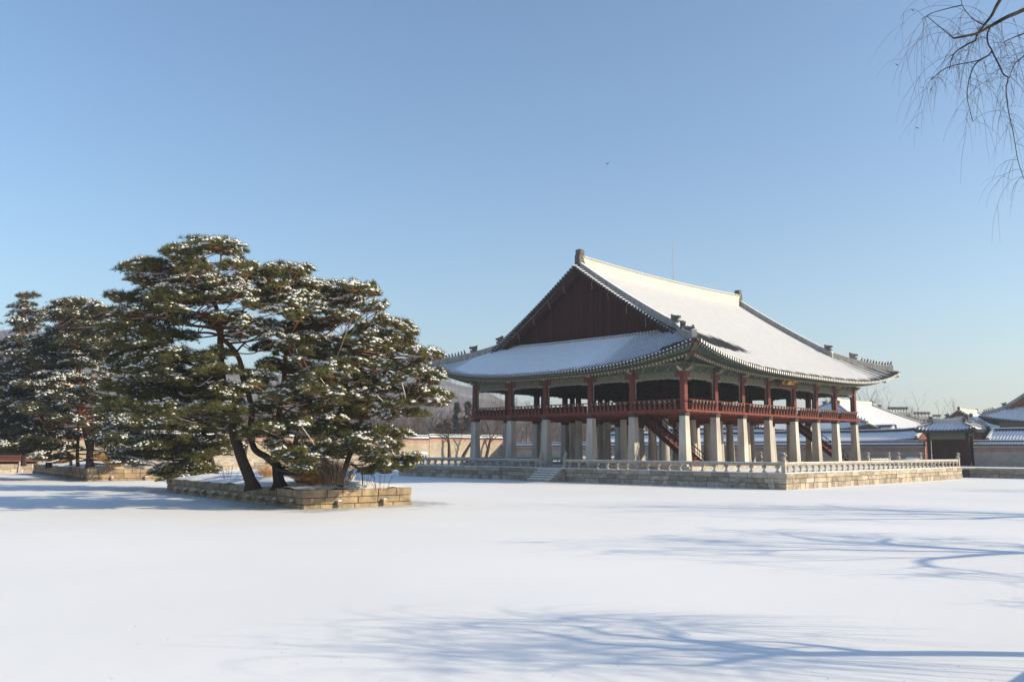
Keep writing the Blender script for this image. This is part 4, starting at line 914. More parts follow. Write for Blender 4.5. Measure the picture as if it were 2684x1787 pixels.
pine('half-hidden pine with curved upper trunk behind the twin-stemmed one', (790, 1262), ZI,
     [(.24, .12, [(790, 1262, 0), (778, 1215, 0), (774, 1165, 0), (786, 1115, 0), (796, 1085, 0), (802, 1060, 0), (812, 1030, 0)]), (.08, .03, [(800, 1070, 0), (830, 1056, .5), (870, 1050, 1), (910, 1040, 1.4)]), (.07, .03, [(790, 1105, 0), (750, 1090, .5), (720, 1075, 1)]), (.07, .03, [(812, 1030, 0), (830, 1000, .3), (850, 970, .6)])],
     [(820, 1010, 46, 12, .4), (870, 1000, 44, 11, .4), (780, 1030, 44, 12, .35), (860, 1075, 48, 12, .3), (830, 1140, 46, 13, .25), (740, 1095, 36, 10, .3), (850, 1165, 40, 10, .25), (720, 1060, 36, 10, .4), (880, 1060, 44, 11, .35)], 14, group=GP, extra=1.6)
pine('dark pine with trunk tilted toward the pond at the back of the near island', (566, 1246), ZI,
     [(.26, .14, [(566, 1246, 0), (556, 1212, 0), (543, 1172, 0), (530, 1125, 0), (515, 1075, 0), (500, 1030, 0)]), (.09, .03, [(545, 1180, 0), (500, 1165, -.6), (450, 1165, -1.2), (400, 1175, -1.6)]), (.08, .03, [(532, 1130, 0), (480, 1110, .6), (420, 1105, 1), (360, 1115, 1.2)]), (.08, .03, [(552, 1200, 0), (520, 1205, -1), (490, 1220, -1.8), (450, 1228, -2.4)]), (.06, .03, [(515, 1075, 0), (560, 1060, .5), (600, 1050, .8)])],
     [(500, 1015, 50, 14, .3), (440, 1030, 56, 14, .3), (560, 1060, 44, 12, .3), (380, 1100, 60, 15, .3), (450, 1108, 60, 15, .25), (520, 1105, 50, 14, .2), (320, 1105, 50, 14, .35), (290, 1070, 40, 12, .3), (590, 1105, 42, 12, .25), (350, 1148, 56, 14, .35), (420, 1150, 60, 15, .25), (490, 1150, 54, 14, .2), (560, 1150, 44, 11, .25), (300, 1145, 36, 11, .5), (600, 1150, 34, 10, .2), (570, 1120, 46, 12, .2, -1), (530, 1165, 46, 12, .2, -1), (470, 1170, 50, 13, .25, -1), (590, 1180, 30, 9, .2, .5), (385, 1188, 46, 11, .35), (445, 1190, 50, 12, .3), (510, 1186, 44, 11, .25), (330, 1185, 40, 9, .5),
      (440, 1222, 40, 9, .35, -2.2), (490, 1222, 44, 10, .35, -2), (535, 1220, 34, 9, .3, -1.6), (415, 1240, 22, 6, .4, -2.4), (475, 1244, 42, 9, .3, -2.3), (525, 1244, 36, 9, .35, -2), (505, 1260, 34, 6, .3, -2.4)], 15, group=GP, bark=PBARKD)
GF = 'pines on the farther island'
ZJ = 1.2
pine('three-stemmed pine with orange bark on the farther island', (236, 1224), ZJ,
     [(.42, .22, [(236, 1224, 0), (235, 1190, 0), (238, 1165, 0), (230, 1120, 0), (220, 1085, 0), (212, 1040, 0), (206, 985, 0), (207, 930, 0), (207, 880, 0)]), (.2, .06, [(207, 880, 0), (205, 860, 0), (200, 835, .5), (195, 805, .8)]), (.22, .1, [(232, 1180, 0), (222, 1140, .5), (212, 1095, .8), (204, 1050, 1), (198, 1000, 1)]), (.22, .1, [(204, 1222, 1.5), (203, 1180, 1.5), (206, 1130, 1.5), (204, 1080, 1.5), (208, 1030, 1)]), (.18, .08, [(186, 1220, -1), (184, 1195, -1), (172, 1180, -1), (160, 1165, -1), (140, 1150, -1.5)]), (.12, .05, [(265, 930, 1), (275, 905, 1), (292, 885, 1.5)]), (.14, .06, [(212, 1040, 0), (235, 985, .5), (265, 930, 1)]), (.12, .05, [(207, 885, 0), (180, 870, -1), (150, 862, -2)]), (.12, .05, [(212, 1095, .8), (180, 1110, 0), (140, 1120, -1), (90, 1150, -2)]), (.1, .04, [(206, 980, 0), (160, 975, -1), (110, 975, -2)]), (.1, .04, [(207, 900, 0), (240, 880, 1), (275, 865, 2)])],
     [(215, 793, 54, 9, .45), (175, 792, 24, 7, .35), (250, 806, 40, 9, .6), (286, 818, 22, 7, .5), (152, 806, 22, 7, .35), (195, 815, 50, 9, .35), (240, 830, 50, 10, .4), (160, 835, 34, 9, .35), (285, 845, 36, 10, .35), (215, 852, 56, 10, .35), (262, 862, 44, 10, .3), (150, 866, 30, 9, .25), (200, 880, 50, 10, .3), (290, 880, 36, 11, .3), (245, 895, 50, 10, .35), (170, 898, 46, 10, .25), (115, 888, 40, 9, .4), (215, 918, 50, 9, .5), (275, 915, 40, 11, .35), (130, 915, 50, 11, .3), (175, 928, 46, 11, .7), (220, 938, 50, 11, 1.0), (255, 955, 36, 10, 1.0), (275, 972, 26, 8, .9), (110, 945, 50, 11, .3), (165, 955, 46, 11, .3), (60, 925, 44, 11, .35), (280, 1005, 40, 12, .35), (120, 975, 50, 10, .9), (170, 985, 48, 10, 1.0), (215, 992, 46, 10, 1.0), (250, 1008, 34, 10, .6), (70, 960, 46, 12, .3), (100, 1005, 50, 12, .3), (160, 1015, 50, 12, .3), (215, 1030, 46, 11, .35), (265, 1045, 44, 12, .3), (130, 1040, 50, 12, .3), (180, 1050, 46, 11, .35), (90, 1060, 50, 12, .4), (290, 1090, 44, 12, .35), (240, 1080, 36, 10, .3), (130, 1080, 50, 12, .3), (170, 1095, 44, 10, .4), (270, 1120, 44, 11, .5), (110, 1115, 50, 12, .3), (300, 1140, 44, 11, .4), (255, 1140, 30, 9, .4), (165, 1135, 40, 9, .5), (180, 1170, 34, 8, .4), (150, 1195, 34, 6, .5), (110, 1190, 30, 6, .6), (285, 1165, 44, 9, .4), (320, 1180, 44, 10, .4), (290, 1190, 36, 8, .45), (335, 1205, 36, 8, .5)], 21, dens=40, group=GF, needle=NEEDB, tscale=1.3, spread=4, extra=2.8)
pine('low dark pine spreading beyond the picture edge on the farther island', (128, 1222), ZJ,
     [(.28, .14, [(128, 1212, 0), (130, 1185, 0), (124, 1160, 0), (118, 1120, 0), (100, 1070, 0), (80, 1020, 0), (60, 970, 0)]), (.1, .04, [(122, 1150, 0), (80, 1150, -.5), (30, 1160, -1)]), (.1, .04, [(100, 1070, 0), (50, 1060, -.5), (0, 1060, -1)])],
     [(20, 905, 34, 10, .5), (40, 940, 44, 12, .4), (10, 965, 40, 12, .35), (50, 985, 50, 12, .6), (15, 1010, 44, 12, .35), (60, 1030, 48, 12, .35), (20, 1050, 46, 12, .7), (70, 1075, 48, 11, .4), (15, 1095, 46, 12, .4), (60, 1110, 50, 12, .4), (20, 1130, 46, 12, .35), (70, 1145, 48, 10, .4), (25, 1160, 44, 11, .35), (-30, 1000, 50, 14, .4), (-30, 1060, 50, 14, .4), (-30, 1120, 50, 14, .4), (60, 1175, 40, 8, .3), (20, 1110, 50, 13, .3, -3), (70, 1125, 50, 13, .3, -3), (110, 1140, 44, 11, .4, -3), (40, 1150, 50, 12, .3, -4), (90, 1160, 40, 10, .3, -3), (0, 1140, 40, 12, .3, -3)], 22, dens=40, group=GF, needle=NEEDB, tscale=1.3, spread=3)
pine('slender pine with a layered narrow crown at the back of the farther island', (62, 1217), 1.6,
     [(.26, .10, [(62, 1217, 0), (61, 1100, 0), (60, 1000, 0), (60, 920, 0), (62, 860, 0), (63, 810, 0), (66, 775, 0)]), (.08, .03, [(60, 940, 0), (90, 925, 1), (118, 905, 1.5), (126, 870, 1.6)])],
     [(75, 772, 22, 6, .15), (92, 778, 14, 5, .15), (58, 774, 12, 4, .1), (52, 790, 20, 6, .15), (82, 796, 18, 5, .15), (48, 802, 22, 6, .2), (66, 812, 30, 7, .25), (90, 822, 26, 6, .4), (42, 826, 20, 6, .2), (64, 836, 36, 8, .35), (104, 836, 18, 6, .35), (44, 850, 24, 7, .2), (84, 852, 30, 7, .15), (62, 866, 32, 8, .1), (100, 862, 18, 5, .1), (56, 884, 26, 8, .15), (80, 884, 26, 8, .2), (62, 905, 26, 8, .2), (125, 812, 18, 6, .3), (118, 828, 20, 6, .3), (32, 890, 22, 10, .1), (36, 912, 26, 9, .1)], 23, dens=20, group=GF, needle=NEEDB, D=98, tscale=1.6, spread=2.2, extra=1.2)

# ------------------------------------------------------------------ undergrowth on the near island
def stems(name, label, cat, c, n, h, sp, m, seed, r=.008, curve=.35):
    rg = np.random.default_rng(seed); mb = MB(); c = np.asarray(c, float)
    for k in range(n):
        a = rg.uniform(0, 2*math.pi); q = rg.uniform(0, 1)**.7; b = c + np.array([math.cos(a)*q*sp*.45, math.sin(a)*q*sp*.45, -.05]); o = np.array([math.cos(a), math.sin(a), 0])*q*sp*rg.uniform(.5, 1.1)
        hh = h*rg.uniform(.55, 1.1); P = [b, b+o*.35+np.array([0, 0, hh*.5]), b+o+np.array([0, 0, hh*(1-curve*q)])]
        mb.tube(smooth_line(P, 3), [r]*4+[r*.7, r*.6, r*.4], 3)
        for _ in range(2):
            t0 = rg.uniform(.4, .8); s0 = b+o*t0+np.array([0, 0, hh*t0]); mb.tube([s0, s0+rg.normal(size=3)*np.array([.12, .12, .06])*h+np.array([0, 0, .16*h])], [r*.6, r*.3], 3)
    o = mb.build('stems', m, thing(name, label, cat, c)); return o.parent
p = on_z(835, 1272, 1.05); stems('dry_shrub', 'dense orange-brown dry shrub at the corner of the near island', 'shrub', p, 620, 1.25, 1.15, DRY, 31, .010)
p = on_z(800, 1262, 1.2); stems('dry_shrub', 'low rust-coloured shrub behind the twin-stemmed pine', 'shrub', p, 260, .8, 1.1, DRY, 32)
p = on_z(700, 1250, 1.2); stems('dry_shrub', 'small rusty brush beside the dark leaning pine trunk', 'shrub', p, 160, .9, .8, DRY, 33)
p = on_z(1000, 1282, 1.0); stems('bare_sapling', 'few thin bare twigs in the snow near the island edge', 'sapling', p, 9, 1.5, 1.0, BARE, 34, .010)
p = on_z(955, 1268, 1.2); stems('bare_sapling', 'sparse grey twigs leaning over the snowy island back edge', 'sapling', p, 14, 1.6, 1.1, BARE, 35, .010)
p = on_z(600, 1252, 1.2); stems('bare_sapling', 'dark bare twigs between the tilted pines', 'sapling', p, 10, 1.3, .9, BARE, 36, .010)
p = on_z(880, 1268, 1.25); stems('dry_shrub', 'tangled grey-brown brush behind the small leaning pine', 'shrub', p, 240, 1.6, 1.4, BARE, 37, .007)
for k, (px_, py_, lb) in enumerate(((300, 1222, 'ochre dry grass tuft behind the pine on the farther island'), (160, 1214, 'brown dry brush at the foot of the three-stemmed pine'))):
    p = on_z(px_, py_, 1.3); stems('dry_shrub', lb, 'shrub', p, 260, 1.5, 1.6, DRY, 40+k, .014)
# small carved stone basin on the island edge
p = on_z(922, 1262, 1.15)
tag(MB().lathe([(.12, -.1), (.10, .1), (.16, .22), (.22, .34), (.20, .36), (.1, .30)], 9, c=p).build('stone_bowl', RAILST, None, origin=p), 'small flared pale stone bowl on the island snow', 'stone bowl')
# ------------------------------------------------------------------ palace walls with tiled caps
def tile_cap(par, p0, p1, z, hw=.62, hh=.5, sp=.30, lean=0):
    """little ridged roof along a wall: dark tiles, snow on both slopes, ribs and a ridge"""
    p0 = np.array(p0, float); p1 = np.array(p1, float); L = np.linalg.norm(p1-p0); d = (p1-p0)/L; n_ = np.array([d[1], -d[0]])
    z0 = z; dk = MB(); sn = MB()
    q = lambda l, o, zz: (*(p0+d*l+n_*o), zz)
    dk.add([q(0, -hw, z0), q(0, hw, z0), q(0, 0, z0+hh), q(L, -hw, z0), q(L, hw, z0), q(L, 0, z0+hh)], [(0, 2, 1), (3, 4, 5), (0, 1, 4, 3), (1, 2, 5, 4), (2, 0, 3, 5)])
    cnt = int(L/sp)
    for k in range(cnt):
        l = (k+.5)*L/cnt
        for s_ in (-1, 1):
            a = [q(l-.07, s_*(hw+.04), z0+.0), q(l+.07, s_*(hw+.04), z0+.0), q(l+.07, 0, z0+hh+.02), q(l-.07, 0, z0+hh+.02), q(l, s_*(hw+.04), z0+.10), q(l, 0, z0+hh+.10)]
            dk.add(a, [(0, 4, 5, 3), (4, 1, 2, 5), (0, 1, 4)])
            e = .16; zz = z0+hh*e/hw
            b = [q(l-.12, s_*(hw-e), zz+.055), q(l+.12, s_*(hw-e), zz+.055), q(l+.15, 0, z0+hh+.09), q(l-.15, 0, z0+hh+.09), q(l, s_*(hw-e), zz+.135), q(l, 0, z0+hh+.13)]
            sn.add(b, [(0, 4, 5, 3), (4, 1, 2, 5), (0, 1, 4)])
    cap = dk.build('tile_cap', TILE, par)
    r_ = MB(); strip_wall(r_, [q(0, 0, z0+hh), q(L, 0, z0+hh)], [.20, .20], .26, (*n_, 0)); r_.build('ridge', TILE, cap)
    sn.build('snow', SNOW, cap); r_ = MB(); strip_wall(r_, [q(0, 0, z0+hh+.2), q(L, 0, z0+hh+.2)], [.07, .07], .30, (*n_, 0), base=-.02); r_.build('snow', SNOW, cap)
def wall(label, p0, p1, zb, zt, wm, bm_, band=.72):
    t = thing('palace_wall', label, 'wall', (*((np.array(p0)+np.array(p1))/2), zb)); p0 = np.array(p0, float); p1 = np.array(p1, float); d = (p1-p0)/np.linalg.norm(p1-p0); n_ = np.array([d[1], -d[0]])
    def slab_(z0, z1, th, name, m):
        q = [p0+n_*th, p1+n_*th, p1-n_*th, p0-n_*th]; MB().add([(*v, z) for z in (z0, z1) for v in q], [(3, 2, 1, 0), (4, 5, 6, 7), (0, 1, 5, 4), (1, 2, 6, 5), (2, 3, 7, 6), (3, 0, 4, 7)]).build(name, m, t)
    slab_(zb-.3, zb+.28, .40, 'plinth', RAILST); slab_(zb+.28, zt-band, .34, 'stone_courses', wm); slab_(zt-band, zt-.1, .335, 'brick_band', bm_); slab_(zt-.1, zt, .42, 'cornice', LIME)
    tile_cap(t, p0, p1, zt); return t
XEW, YNW = 56.0, 79.0
wall('long sunlit stone wall with salmon brick band under a snowy tile cap', (9.5+28, YNW), (XEW, YNW), 1.45, 4.95, WALLN, BANDN)
wall('lower stretch of the sunlit stone wall behind the pines', (-90, YNW), (37.4, YNW), 1.45, 4.72, WALLN, BANDN)
wall('shaded grey brick wall left of the gate seen between the stone pillars', (XEW, YNW-.4), (XEW, .02), 1.05, 3.55, WALLE, BANDE)
wall('shaded grey brick wall running from the gate away from the pavilion', (XEW, -6.0), (XEW, -48), 1.05, 3.55, WALLE, BANDE)

# ------------------------------------------------------------------ generic tiled hall
def hall(name, label, cat, cx, cy, ax, ay, ze, zr, dg, rot=False, zb=1.0, lift=.8, over=1.6, body=HALLW, sp=.42, figures=True, gable=HALLW, body_open=False, group=None):
    t = thing(name, label, cat, (cx, cy, zb), group); rf = Roof(cx, cy, ax, ay, ze, zr, dg, lift, rot, c=.16, sag=.22)
    W_ = lambda a, b, z: rf.w(a, b, z)
    if not body_open:
        bx, by = ax-over, ay-over; c = [W_(-bx, -by, 0)[:2], W_(bx, -by, 0)[:2], W_(bx, by, 0)[:2], W_(-bx, by, 0)[:2]]
        MB().add([(*q, z) for z in (zb-.2, ze+.25) for q in c], [(3, 2, 1, 0), (4, 5, 6, 7), (0, 1, 5, 4), (1, 2, 6, 5), (2, 3, 7, 6), (3, 0, 4, 7)]).build('walls', body, t)
        f_ = MB(); c2 = [W_(-bx-.06, -by-.06, 0)[:2], W_(bx+.06, -by-.06, 0)[:2], W_(bx+.06, by+.06, 0)[:2], W_(-bx-.06, by+.06, 0)[:2]]
        f_.add([(*q, z) for z in (ze-.55, ze+.2) for q in c2], [(0, 1, 5, 4), (1, 2, 6, 5), (2, 3, 7, 6), (3, 0, 4, 7)]); f_.build('painted_beam', TEAL, t)
    m = MB()
    for s_ in 'SNWE': rf.sheet(m, s_, .8, 10, -.01, over=.35)
    for s_ in 'SNWE':
        A = ax if s_ in 'SN' else ay; ls = np.linspace(-A, A, 40)
        m.grid(np.array([[rf.p(s_, l, .0, -.16), rf.p(s_, l, .0, 0.02)] for l in ls])); m.grid(np.array([[rf.p(s_, l, 0., -.16), rf.p(s_, l*(A-over)/A, over, -.16-.45*over)] for l in ls]))
    deck = m.build('roof', TILE, t)
    m = MB(); r_ = MB()
    for s_ in 'SNWE':
        A = ax if s_ in 'SN' else ay; n = int(2*A/sp); spc = 2*A/n
        fn = lambda l, d, A=A, spc=spc: .07+.07*math.cos(2*math.pi*(l+A-spc/2)/spc) - (.06*(1-d/.7) if d < .7 else 0)
        rf.sheet(m, s_, spc/4, 12, fn, d0=.10, over=.3)
        for k in range(n):
            l = -A+(k+.5)*spc
            if rf.dmax(s_, l, .3) > .3:
                p = np.array(rf.p(s_, l, -.06)); q = np.array(rf.p(s_, l, .35)); r_.tube([p+(0, 0, .02), q+(0, 0, .02)], .085, 6)
    m.build('roof_snow', HALLSNOW, deck, smooth=True); r_.build('tile_ends', TILE, deck)['kind'] = 'stuff'
    xr_ = ax-dg; xs_ = np.linspace(-xr_-.2, xr_+.2, 16); lat = (1, 0, 0) if rot else (0, 1, 0); lat2 = (0, 1, 0) if rot else (1, 0, 0)
    k = max(.45, ay*.055)
    pts = [W_(x, 0, rf.z('S', x, ay)+.25*k*(x/xr_)**2) for x in xs_]; rm = MB(); strip_wall(rm, pts, [k]*16, k*.7, lat); rg_ = rm.build('main_ridge', CREAMP, t)
    rm = MB(); strip_wall(rm, [np.array(p)+np.array([0, 0, k]) for p in pts], [.07]*16, k*.6, lat, base=-.01); rm.build('snow', SNOW, rg_)
    for sx_ in (-1, 1):
        lx = sx_*(xr_+.15); o = [(-.5, -.4), (.5, -.4), (.35, .5), (.5, .7), (.5, 1.3), (-.4, 1.4), (-.5, .8)]
        om = MB(); om.extrude([(lx-sx_*a*k, b*k+rf.z('S', lx, ay)+.4*k) for a, b in o], lambda a, b, t_: W_(a, t_, b), -.35*k, .35*k); om.build('ridge_end_ornament', ORN, t)
        gzz = rf.h(dg+.6)-.1; lw = sx_*(xr_-.45); ys_ = np.linspace(-(ay-dg), ay-dg, 25); gm = MB()
        gm.add([W_(lw, y, gzz) for y in ys_]+[W_(lw, y, max(gzz, rf.h(ay-abs(y))-.2)) for y in ys_], [(i, i+1, i+26, i+25) for i in range(24)]); gm.build('gable', gable, t)
        for sy_ in (-1, 1):
            ds = np.linspace(dg+.1, ay, 14); pts = [W_(sx_*(xr_+.05), sy_*(ay-d), rf.z('S', xr_, d)) for d in ds]
            rm = MB(); strip_wall(rm, pts, [k*.75]*14, k*.6, lat2); g_ = rm.build('gable_ridge', PLAST, t); rm = MB(); strip_wall(rm, [np.array(p)+np.array([0, 0, k*.75]) for p in pts], [.06]*14, k*.5, lat2, base=-.01); rm.build('snow', SNOW, g_)
            et = MB()
            for d in np.arange(dg+.3, ay, .4):
                p = np.array(W_(sx_*(xr_+.22), sy_*(ay-d), rf.h(d)+.03)); q = np.array(W_(sx_*(xr_+.62), sy_*(ay-d), rf.h(d)-.02)); et.tube([p, q], .09, 6, 0); et.tube([p+(0, 0, .10), q+(0, 0, .09)], .05, 4, 1)
            et.build('edge_tiles', [TILE, SNOW], t)['kind'] = 'stuff'
            bb = MB()
            for d0, d1 in zip(ds[:-1], ds[1:]):
                bb.add([W_(sx_*(xr_+.2), sy_*(ay-d), rf.h(d)+dz) for d, dz in ((d0, -.1), (d1, -.1), (d1, -.55), (d0, -.55))], [(0, 1, 2, 3)])
            bb.build('barge_board', gable, t)
            ds = np.linspace(dg+.05, .5, 12); pts = [W_(sx_*(ax-d), sy_*(ay-d), rf.z('S', ax-d, d)) for d in ds]; l2 = np.array(W_(1, -sx_*sy_, 0))-np.array(W_(0, 0, 0))
            rm = MB(); strip_wall(rm, pts, [k*.7]*12, k*.6, l2); g_ = rm.build('hip_ridge', PLAST, t); rm = MB(); strip_wall(rm, [np.array(p)+np.array([0, 0, k*.7]) for p in pts], [.06]*12, k*.5, l2, base=-.01); rm.build('snow', SNOW, g_)
            a_ = np.array(W_(sx_, sy_, 0))-np.array(W_(0, 0, 0)); ang = math.atan2(a_[1], a_[0])
            inst(DRG, 'dragon_head', t, np.array(pts[1])+np.array([0, 0, k*.7]), ang, (.8, .8, .8))
            if figures:
                for j in range(5): inst(FIG, 'roof_figure', t, np.array(pts[6+j])+np.array([0, 0, k*.72]), ang)
    return t
GR = 'tiled palace halls beyond the wall'
hall('palace_hall', 'large hall with broad sunlit snowy roof rising behind the pavilion columns', 'palace hall', 82.3, 20.5, 16.5, 9.4, 6.0, 11.0, 8.9, zb=1.0, lift=.9, over=2.2)
hall('palace_hall', 'small gabled hall with a curved white ridge behind the gate roof', 'palace hall', 102.6, 8.6, 8.6, 5.6, 6.4, 9.9, 3.9, lift=.6, over=1.6)
hall('palace_hall', 'big hall with tall shaded gable cut by the picture edge', 'palace hall', 104.0, -9.8, 17.2, 12.2, 7.3, 16.3, 3.2, lift=1.2, over=2.4, gable=mat('ochre_gable', (.24, .10, .05), (.2, .09, .05), 3, .8))
hall('palace_hall', 'low storehouse roof glimpsed over the wall beyond the stair', 'palace hall', 74, 62, 6.5, 4.0, 5.2, 7.4, 2.4, lift=.5, over=1.2, figures=False)
hall('palace_hall', 'hall with blue-shadowed roof slope seen past the middle pillars', 'palace hall', 80, 38, 5.6, 9.5, 5.3, 8.8, 3.2, lift=.6, over=1.6, figures=False)

def corridor(label, X, y0, y1, zr, ze, hw=2.9, end0=False, end1=False):
    """long roofed corridor running along the wall, plain gabled tile roof"""
    t = thing('roofed_corridor', label, 'corridor', (X, (y0+y1)/2, 1.0)); L = y1-y0
    MB().box(X-hw+.9, X+hw-.9, y0+.4, y1-.4, .8, ze+.25).build('walls', HALLW, t)
    zf = lambda o: ze+(zr-ze)*((1-abs(o)/hw)*.82+.18*(1-abs(o)/hw)**2); end = lambda y: .35*math.exp(-(y-y0)/2.5)*(end0) + .35*math.exp(-(y1-y)/2.5)*end1
    n = int(L/.38); spc = L/n; m = MB(); s_ = MB()
    for sg in (-1, 1):
        ys_ = np.linspace(y0, y1, n+1); os_ = np.linspace(hw, 0, 8)
        P_ = np.array([[(X+sg*o, y, zf(o)+end(y)) for o in os_] for y in ys_]); m.grid(P_ if sg > 0 else P_[::-1]); m.grid(np.array([[(X+sg*hw, y, ze-.15+end(y)), (X+sg*hw, y, ze+end(y))] for y in ys_])); m.grid(np.array([[(X+sg*hw, y, ze-.15+end(y)), (X+sg*(hw-1.1), y, ze+.25)] for y in ys_]))
        for k in range(n):
            y = y0+(k+.5)*spc; m.tube([(X+sg*(hw+.05), y, zf(hw)+end(y)+.02), (X+sg*(hw-.45), y, zf(hw-.45)+end(y)+.02)], .085, 6)
        yy = np.linspace(y0+.08, y1-.08, n*4+1); os2 = np.linspace(hw-.14, 0, 9)
        P_ = np.array([[(X+sg*o, y, zf(o)+end(y)+.09+.085*math.cos(2*math.pi*(y-y0-spc/2)/spc)-.03*(o > hw-.4)) for o in os2] for y in yy]); s_.grid(P_ if sg > 0 else P_[::-1])
    dk = m.build('roof', TILE, t); s_.build('roof_snow', SNOW, dk, smooth=True)
    yy = np.linspace(y0, y1, 20); r_ = MB(); strip_wall(r_, [(X, y, zr+end(y)) for y in yy], [.34]*20, .4, (1, 0, 0)); g_ = r_.build('main_ridge', TILE, t); r_ = MB(); strip_wall(r_, [(X, y, zr+.34+end(y)) for y in yy], [.10]*20, .42, (1, 0, 0), base=-.02); r_.build('snow', SNOW, g_)
    for y, s2 in ((y0, -1), (y1, 1)):
        gm = MB(); os3 = np.linspace(-hw+.9, hw-.9, 13); gm.add([(X+o, y-s2*.4, ze) for o in os3]+[(X+o, y-s2*.4, zf(o)-.1) for o in os3], [(i, i+1, i+14, i+13) for i in range(12)]); gm.build('gable', HALLW, t)
        for sg in (-1, 1):
            os4 = np.linspace(hw-.1, 0, 8); r_ = MB(); strip_wall(r_, [(X+sg*o, y-s2*.35, zf(o)+end(y)) for o in os4], [.3]*8, .3, (0, 1, 0)); g_ = r_.build('gable_ridge', PLAST, t); r_ = MB(); strip_wall(r_, [(X+sg*o, y-s2*.35, zf(o)+end(y)+.3) for o in os4], [.08]*8, .34, (0, 1, 0), base=-.02); r_.build('snow', SNOW, g_)
    return t
corridor('long snowy corridor roof whose raised end meets the gate', 63, 2.2, 60, 5.55, 4.25, end0=1)
corridor('snow-striped corridor roof beyond the gate away from the pavilion', 63, -40, -6.0, 5.55, 4.25)
corridor('second low corridor roof half hidden behind the first', 70.5, 9, 50, 6.5, 5.2)

# ------------------------------------------------------------------ gate
gt = hall('palace_gate', 'dark double-leaf gate under its own small upswept snowy roof', 'gate', XEW+.4, -3.0, 3.75, 2.3, 5.45, 6.75, 1.7, rot=True, zb=1.0, lift=.45, over=1.1, body_open=True, figures=False)
GBOX = MB().box(-.5, .5, -.5, .5, -.5, .5).mesh('gate_post', GATEW)
for y in (-5.35, -.65): 
    for x in (XEW-.35, XEW+1.3): inst(GBOX, 'gate_post', gt, (x, y, 3.15), 0, (.36, .36, 4.4))
for y in (-4.15, -1.85): inst(GBOX, 'door_leaf', gt, (XEW+.5, y, 2.7), 0, (.10, 2.28, 3.4))
for k in range(8): inst(GBOX, 'door_batten', gt, (XEW+.43, -5.0+k*.57, 2.7), 0, (.06, .05, 3.3))
MB().box(XEW-.45, XEW-.25, -5.3, -.7, 4.42, 4.86).build('painted_beam', OLIVE, gt); MB().box(XEW-.5, XEW+1.4, -5.6, -.4, 4.86, 5.3).build('bracket_band', TEAL, gt)
MB().box(XEW-.6, XEW+1.5, -5.7, -.3, .8, 1.1).build('sill', RAILST, gt)
# notice board by the wall
nb_ = thing('notice_board', 'low slanted notice board with snow before the wall left of the gate', 'notice board', (54.6, 1.0, 1.0))
for y in (.3, 1.7): MB().tube([(54.6, y, .95), (54.6, y, 1.75)], .04, 5).build('leg', COLLAR, nb_)
m = MB(); m.beam((54.25, 1.0, 1.75), (54.95, 1.0, 2.1), 2.0, .06); pn = m.build('panel', KIOSK, nb_); m = MB(); m.beam((54.27, 1.0, 1.80), (54.93, 1.0, 2.13), 1.9, .04); m.build('snow', SNOW, pn)

# ------------------------------------------------------------------ small things along the far bank
kp = on_y(1103, 1200, 75.6); kz = 1.06
kk = thing('white_kiosk', 'small pale house-shaped cabin with two dark openings on the far bank', 'cabin', (kp[0], 75.4, kz))
MB().box(kp[0]-.85, kp[0]+.85, 74.9, 75.9, kz-.1, kz+1.0).build('walls', KIOSK, kk)
m = MB(); m.extrude([(-.65, 1.0), (.65, 1.0), (.12, 1.42), (-.12, 1.42)], lambda a, b, t_: (kp[0]+t_, 75.4+a, kz+b), -1.05, 1.05); m.build('roof', TILE, kk)
m = MB(); m.extrude([(-.66, 1.05), (.66, 1.05), (.13, 1.48), (-.13, 1.48)], lambda a, b, t_: (kp[0]+t_, 75.4+a, kz+b+.03), -1.0, 1.0); m.build('snow', SNOW, kk)
for x in (-.1, .5): MB().box(kp[0]+x-.22, kp[0]+x+.22, 74.87, 74.905, kz+.15, kz+.8).build('opening', BLACKP, kk)
# little red pavilion on the bank behind the farther island
lx0, ly0 = -31.5, 76.8
lp = hall('garden_pavilion', 'little red-posted garden pavilion on the bank behind the farther pines', 'garden pavilion', lx0, ly0, 5.4, 4.2, 3.7, 5.6, 3.2, zb=1.0, lift=.5, over=1.2, body_open=True, figures=False)
for x in (-3.9, -1.3, 1.3, 3.9):
    for y in (-2.8, 2.8): inst(CSQ, 'post', lp, (lx0+x, ly0+y, 1.4), 0, (.55, .55, .62)); inst(PIL, 'stone_foot', lp, (lx0+x, ly0+y, -.2), 0, (.5, .5, .38))
MB().box(lx0-4.2, lx0+4.2, ly0-3.0, ly0+3.0, 1.35, 1.6).box(lx0-4.1, lx0+4.1, ly0-2.95, ly0-2.8, 3.15, 3.6).box(lx0-4.1, lx0+4.1, ly0+2.8, ly0+2.95, 3.15, 3.6).box(lx0-4.1, lx0-3.95, ly0-2.8, ly0+2.8, 3.15, 3.6).box(lx0+3.95, lx0+4.1, ly0-2.8, ly0+2.8, 3.15, 3.6).build('frame', RED, lp)
MB().box(lx0-4.3, lx0+4.3, ly0-3.1, ly0-3.0, 1.7, 1.8).box(lx0-4.3, lx0+4.3, ly0-3.08, ly0-3.02, 1.95, 2.05).build('rail', RED, lp)
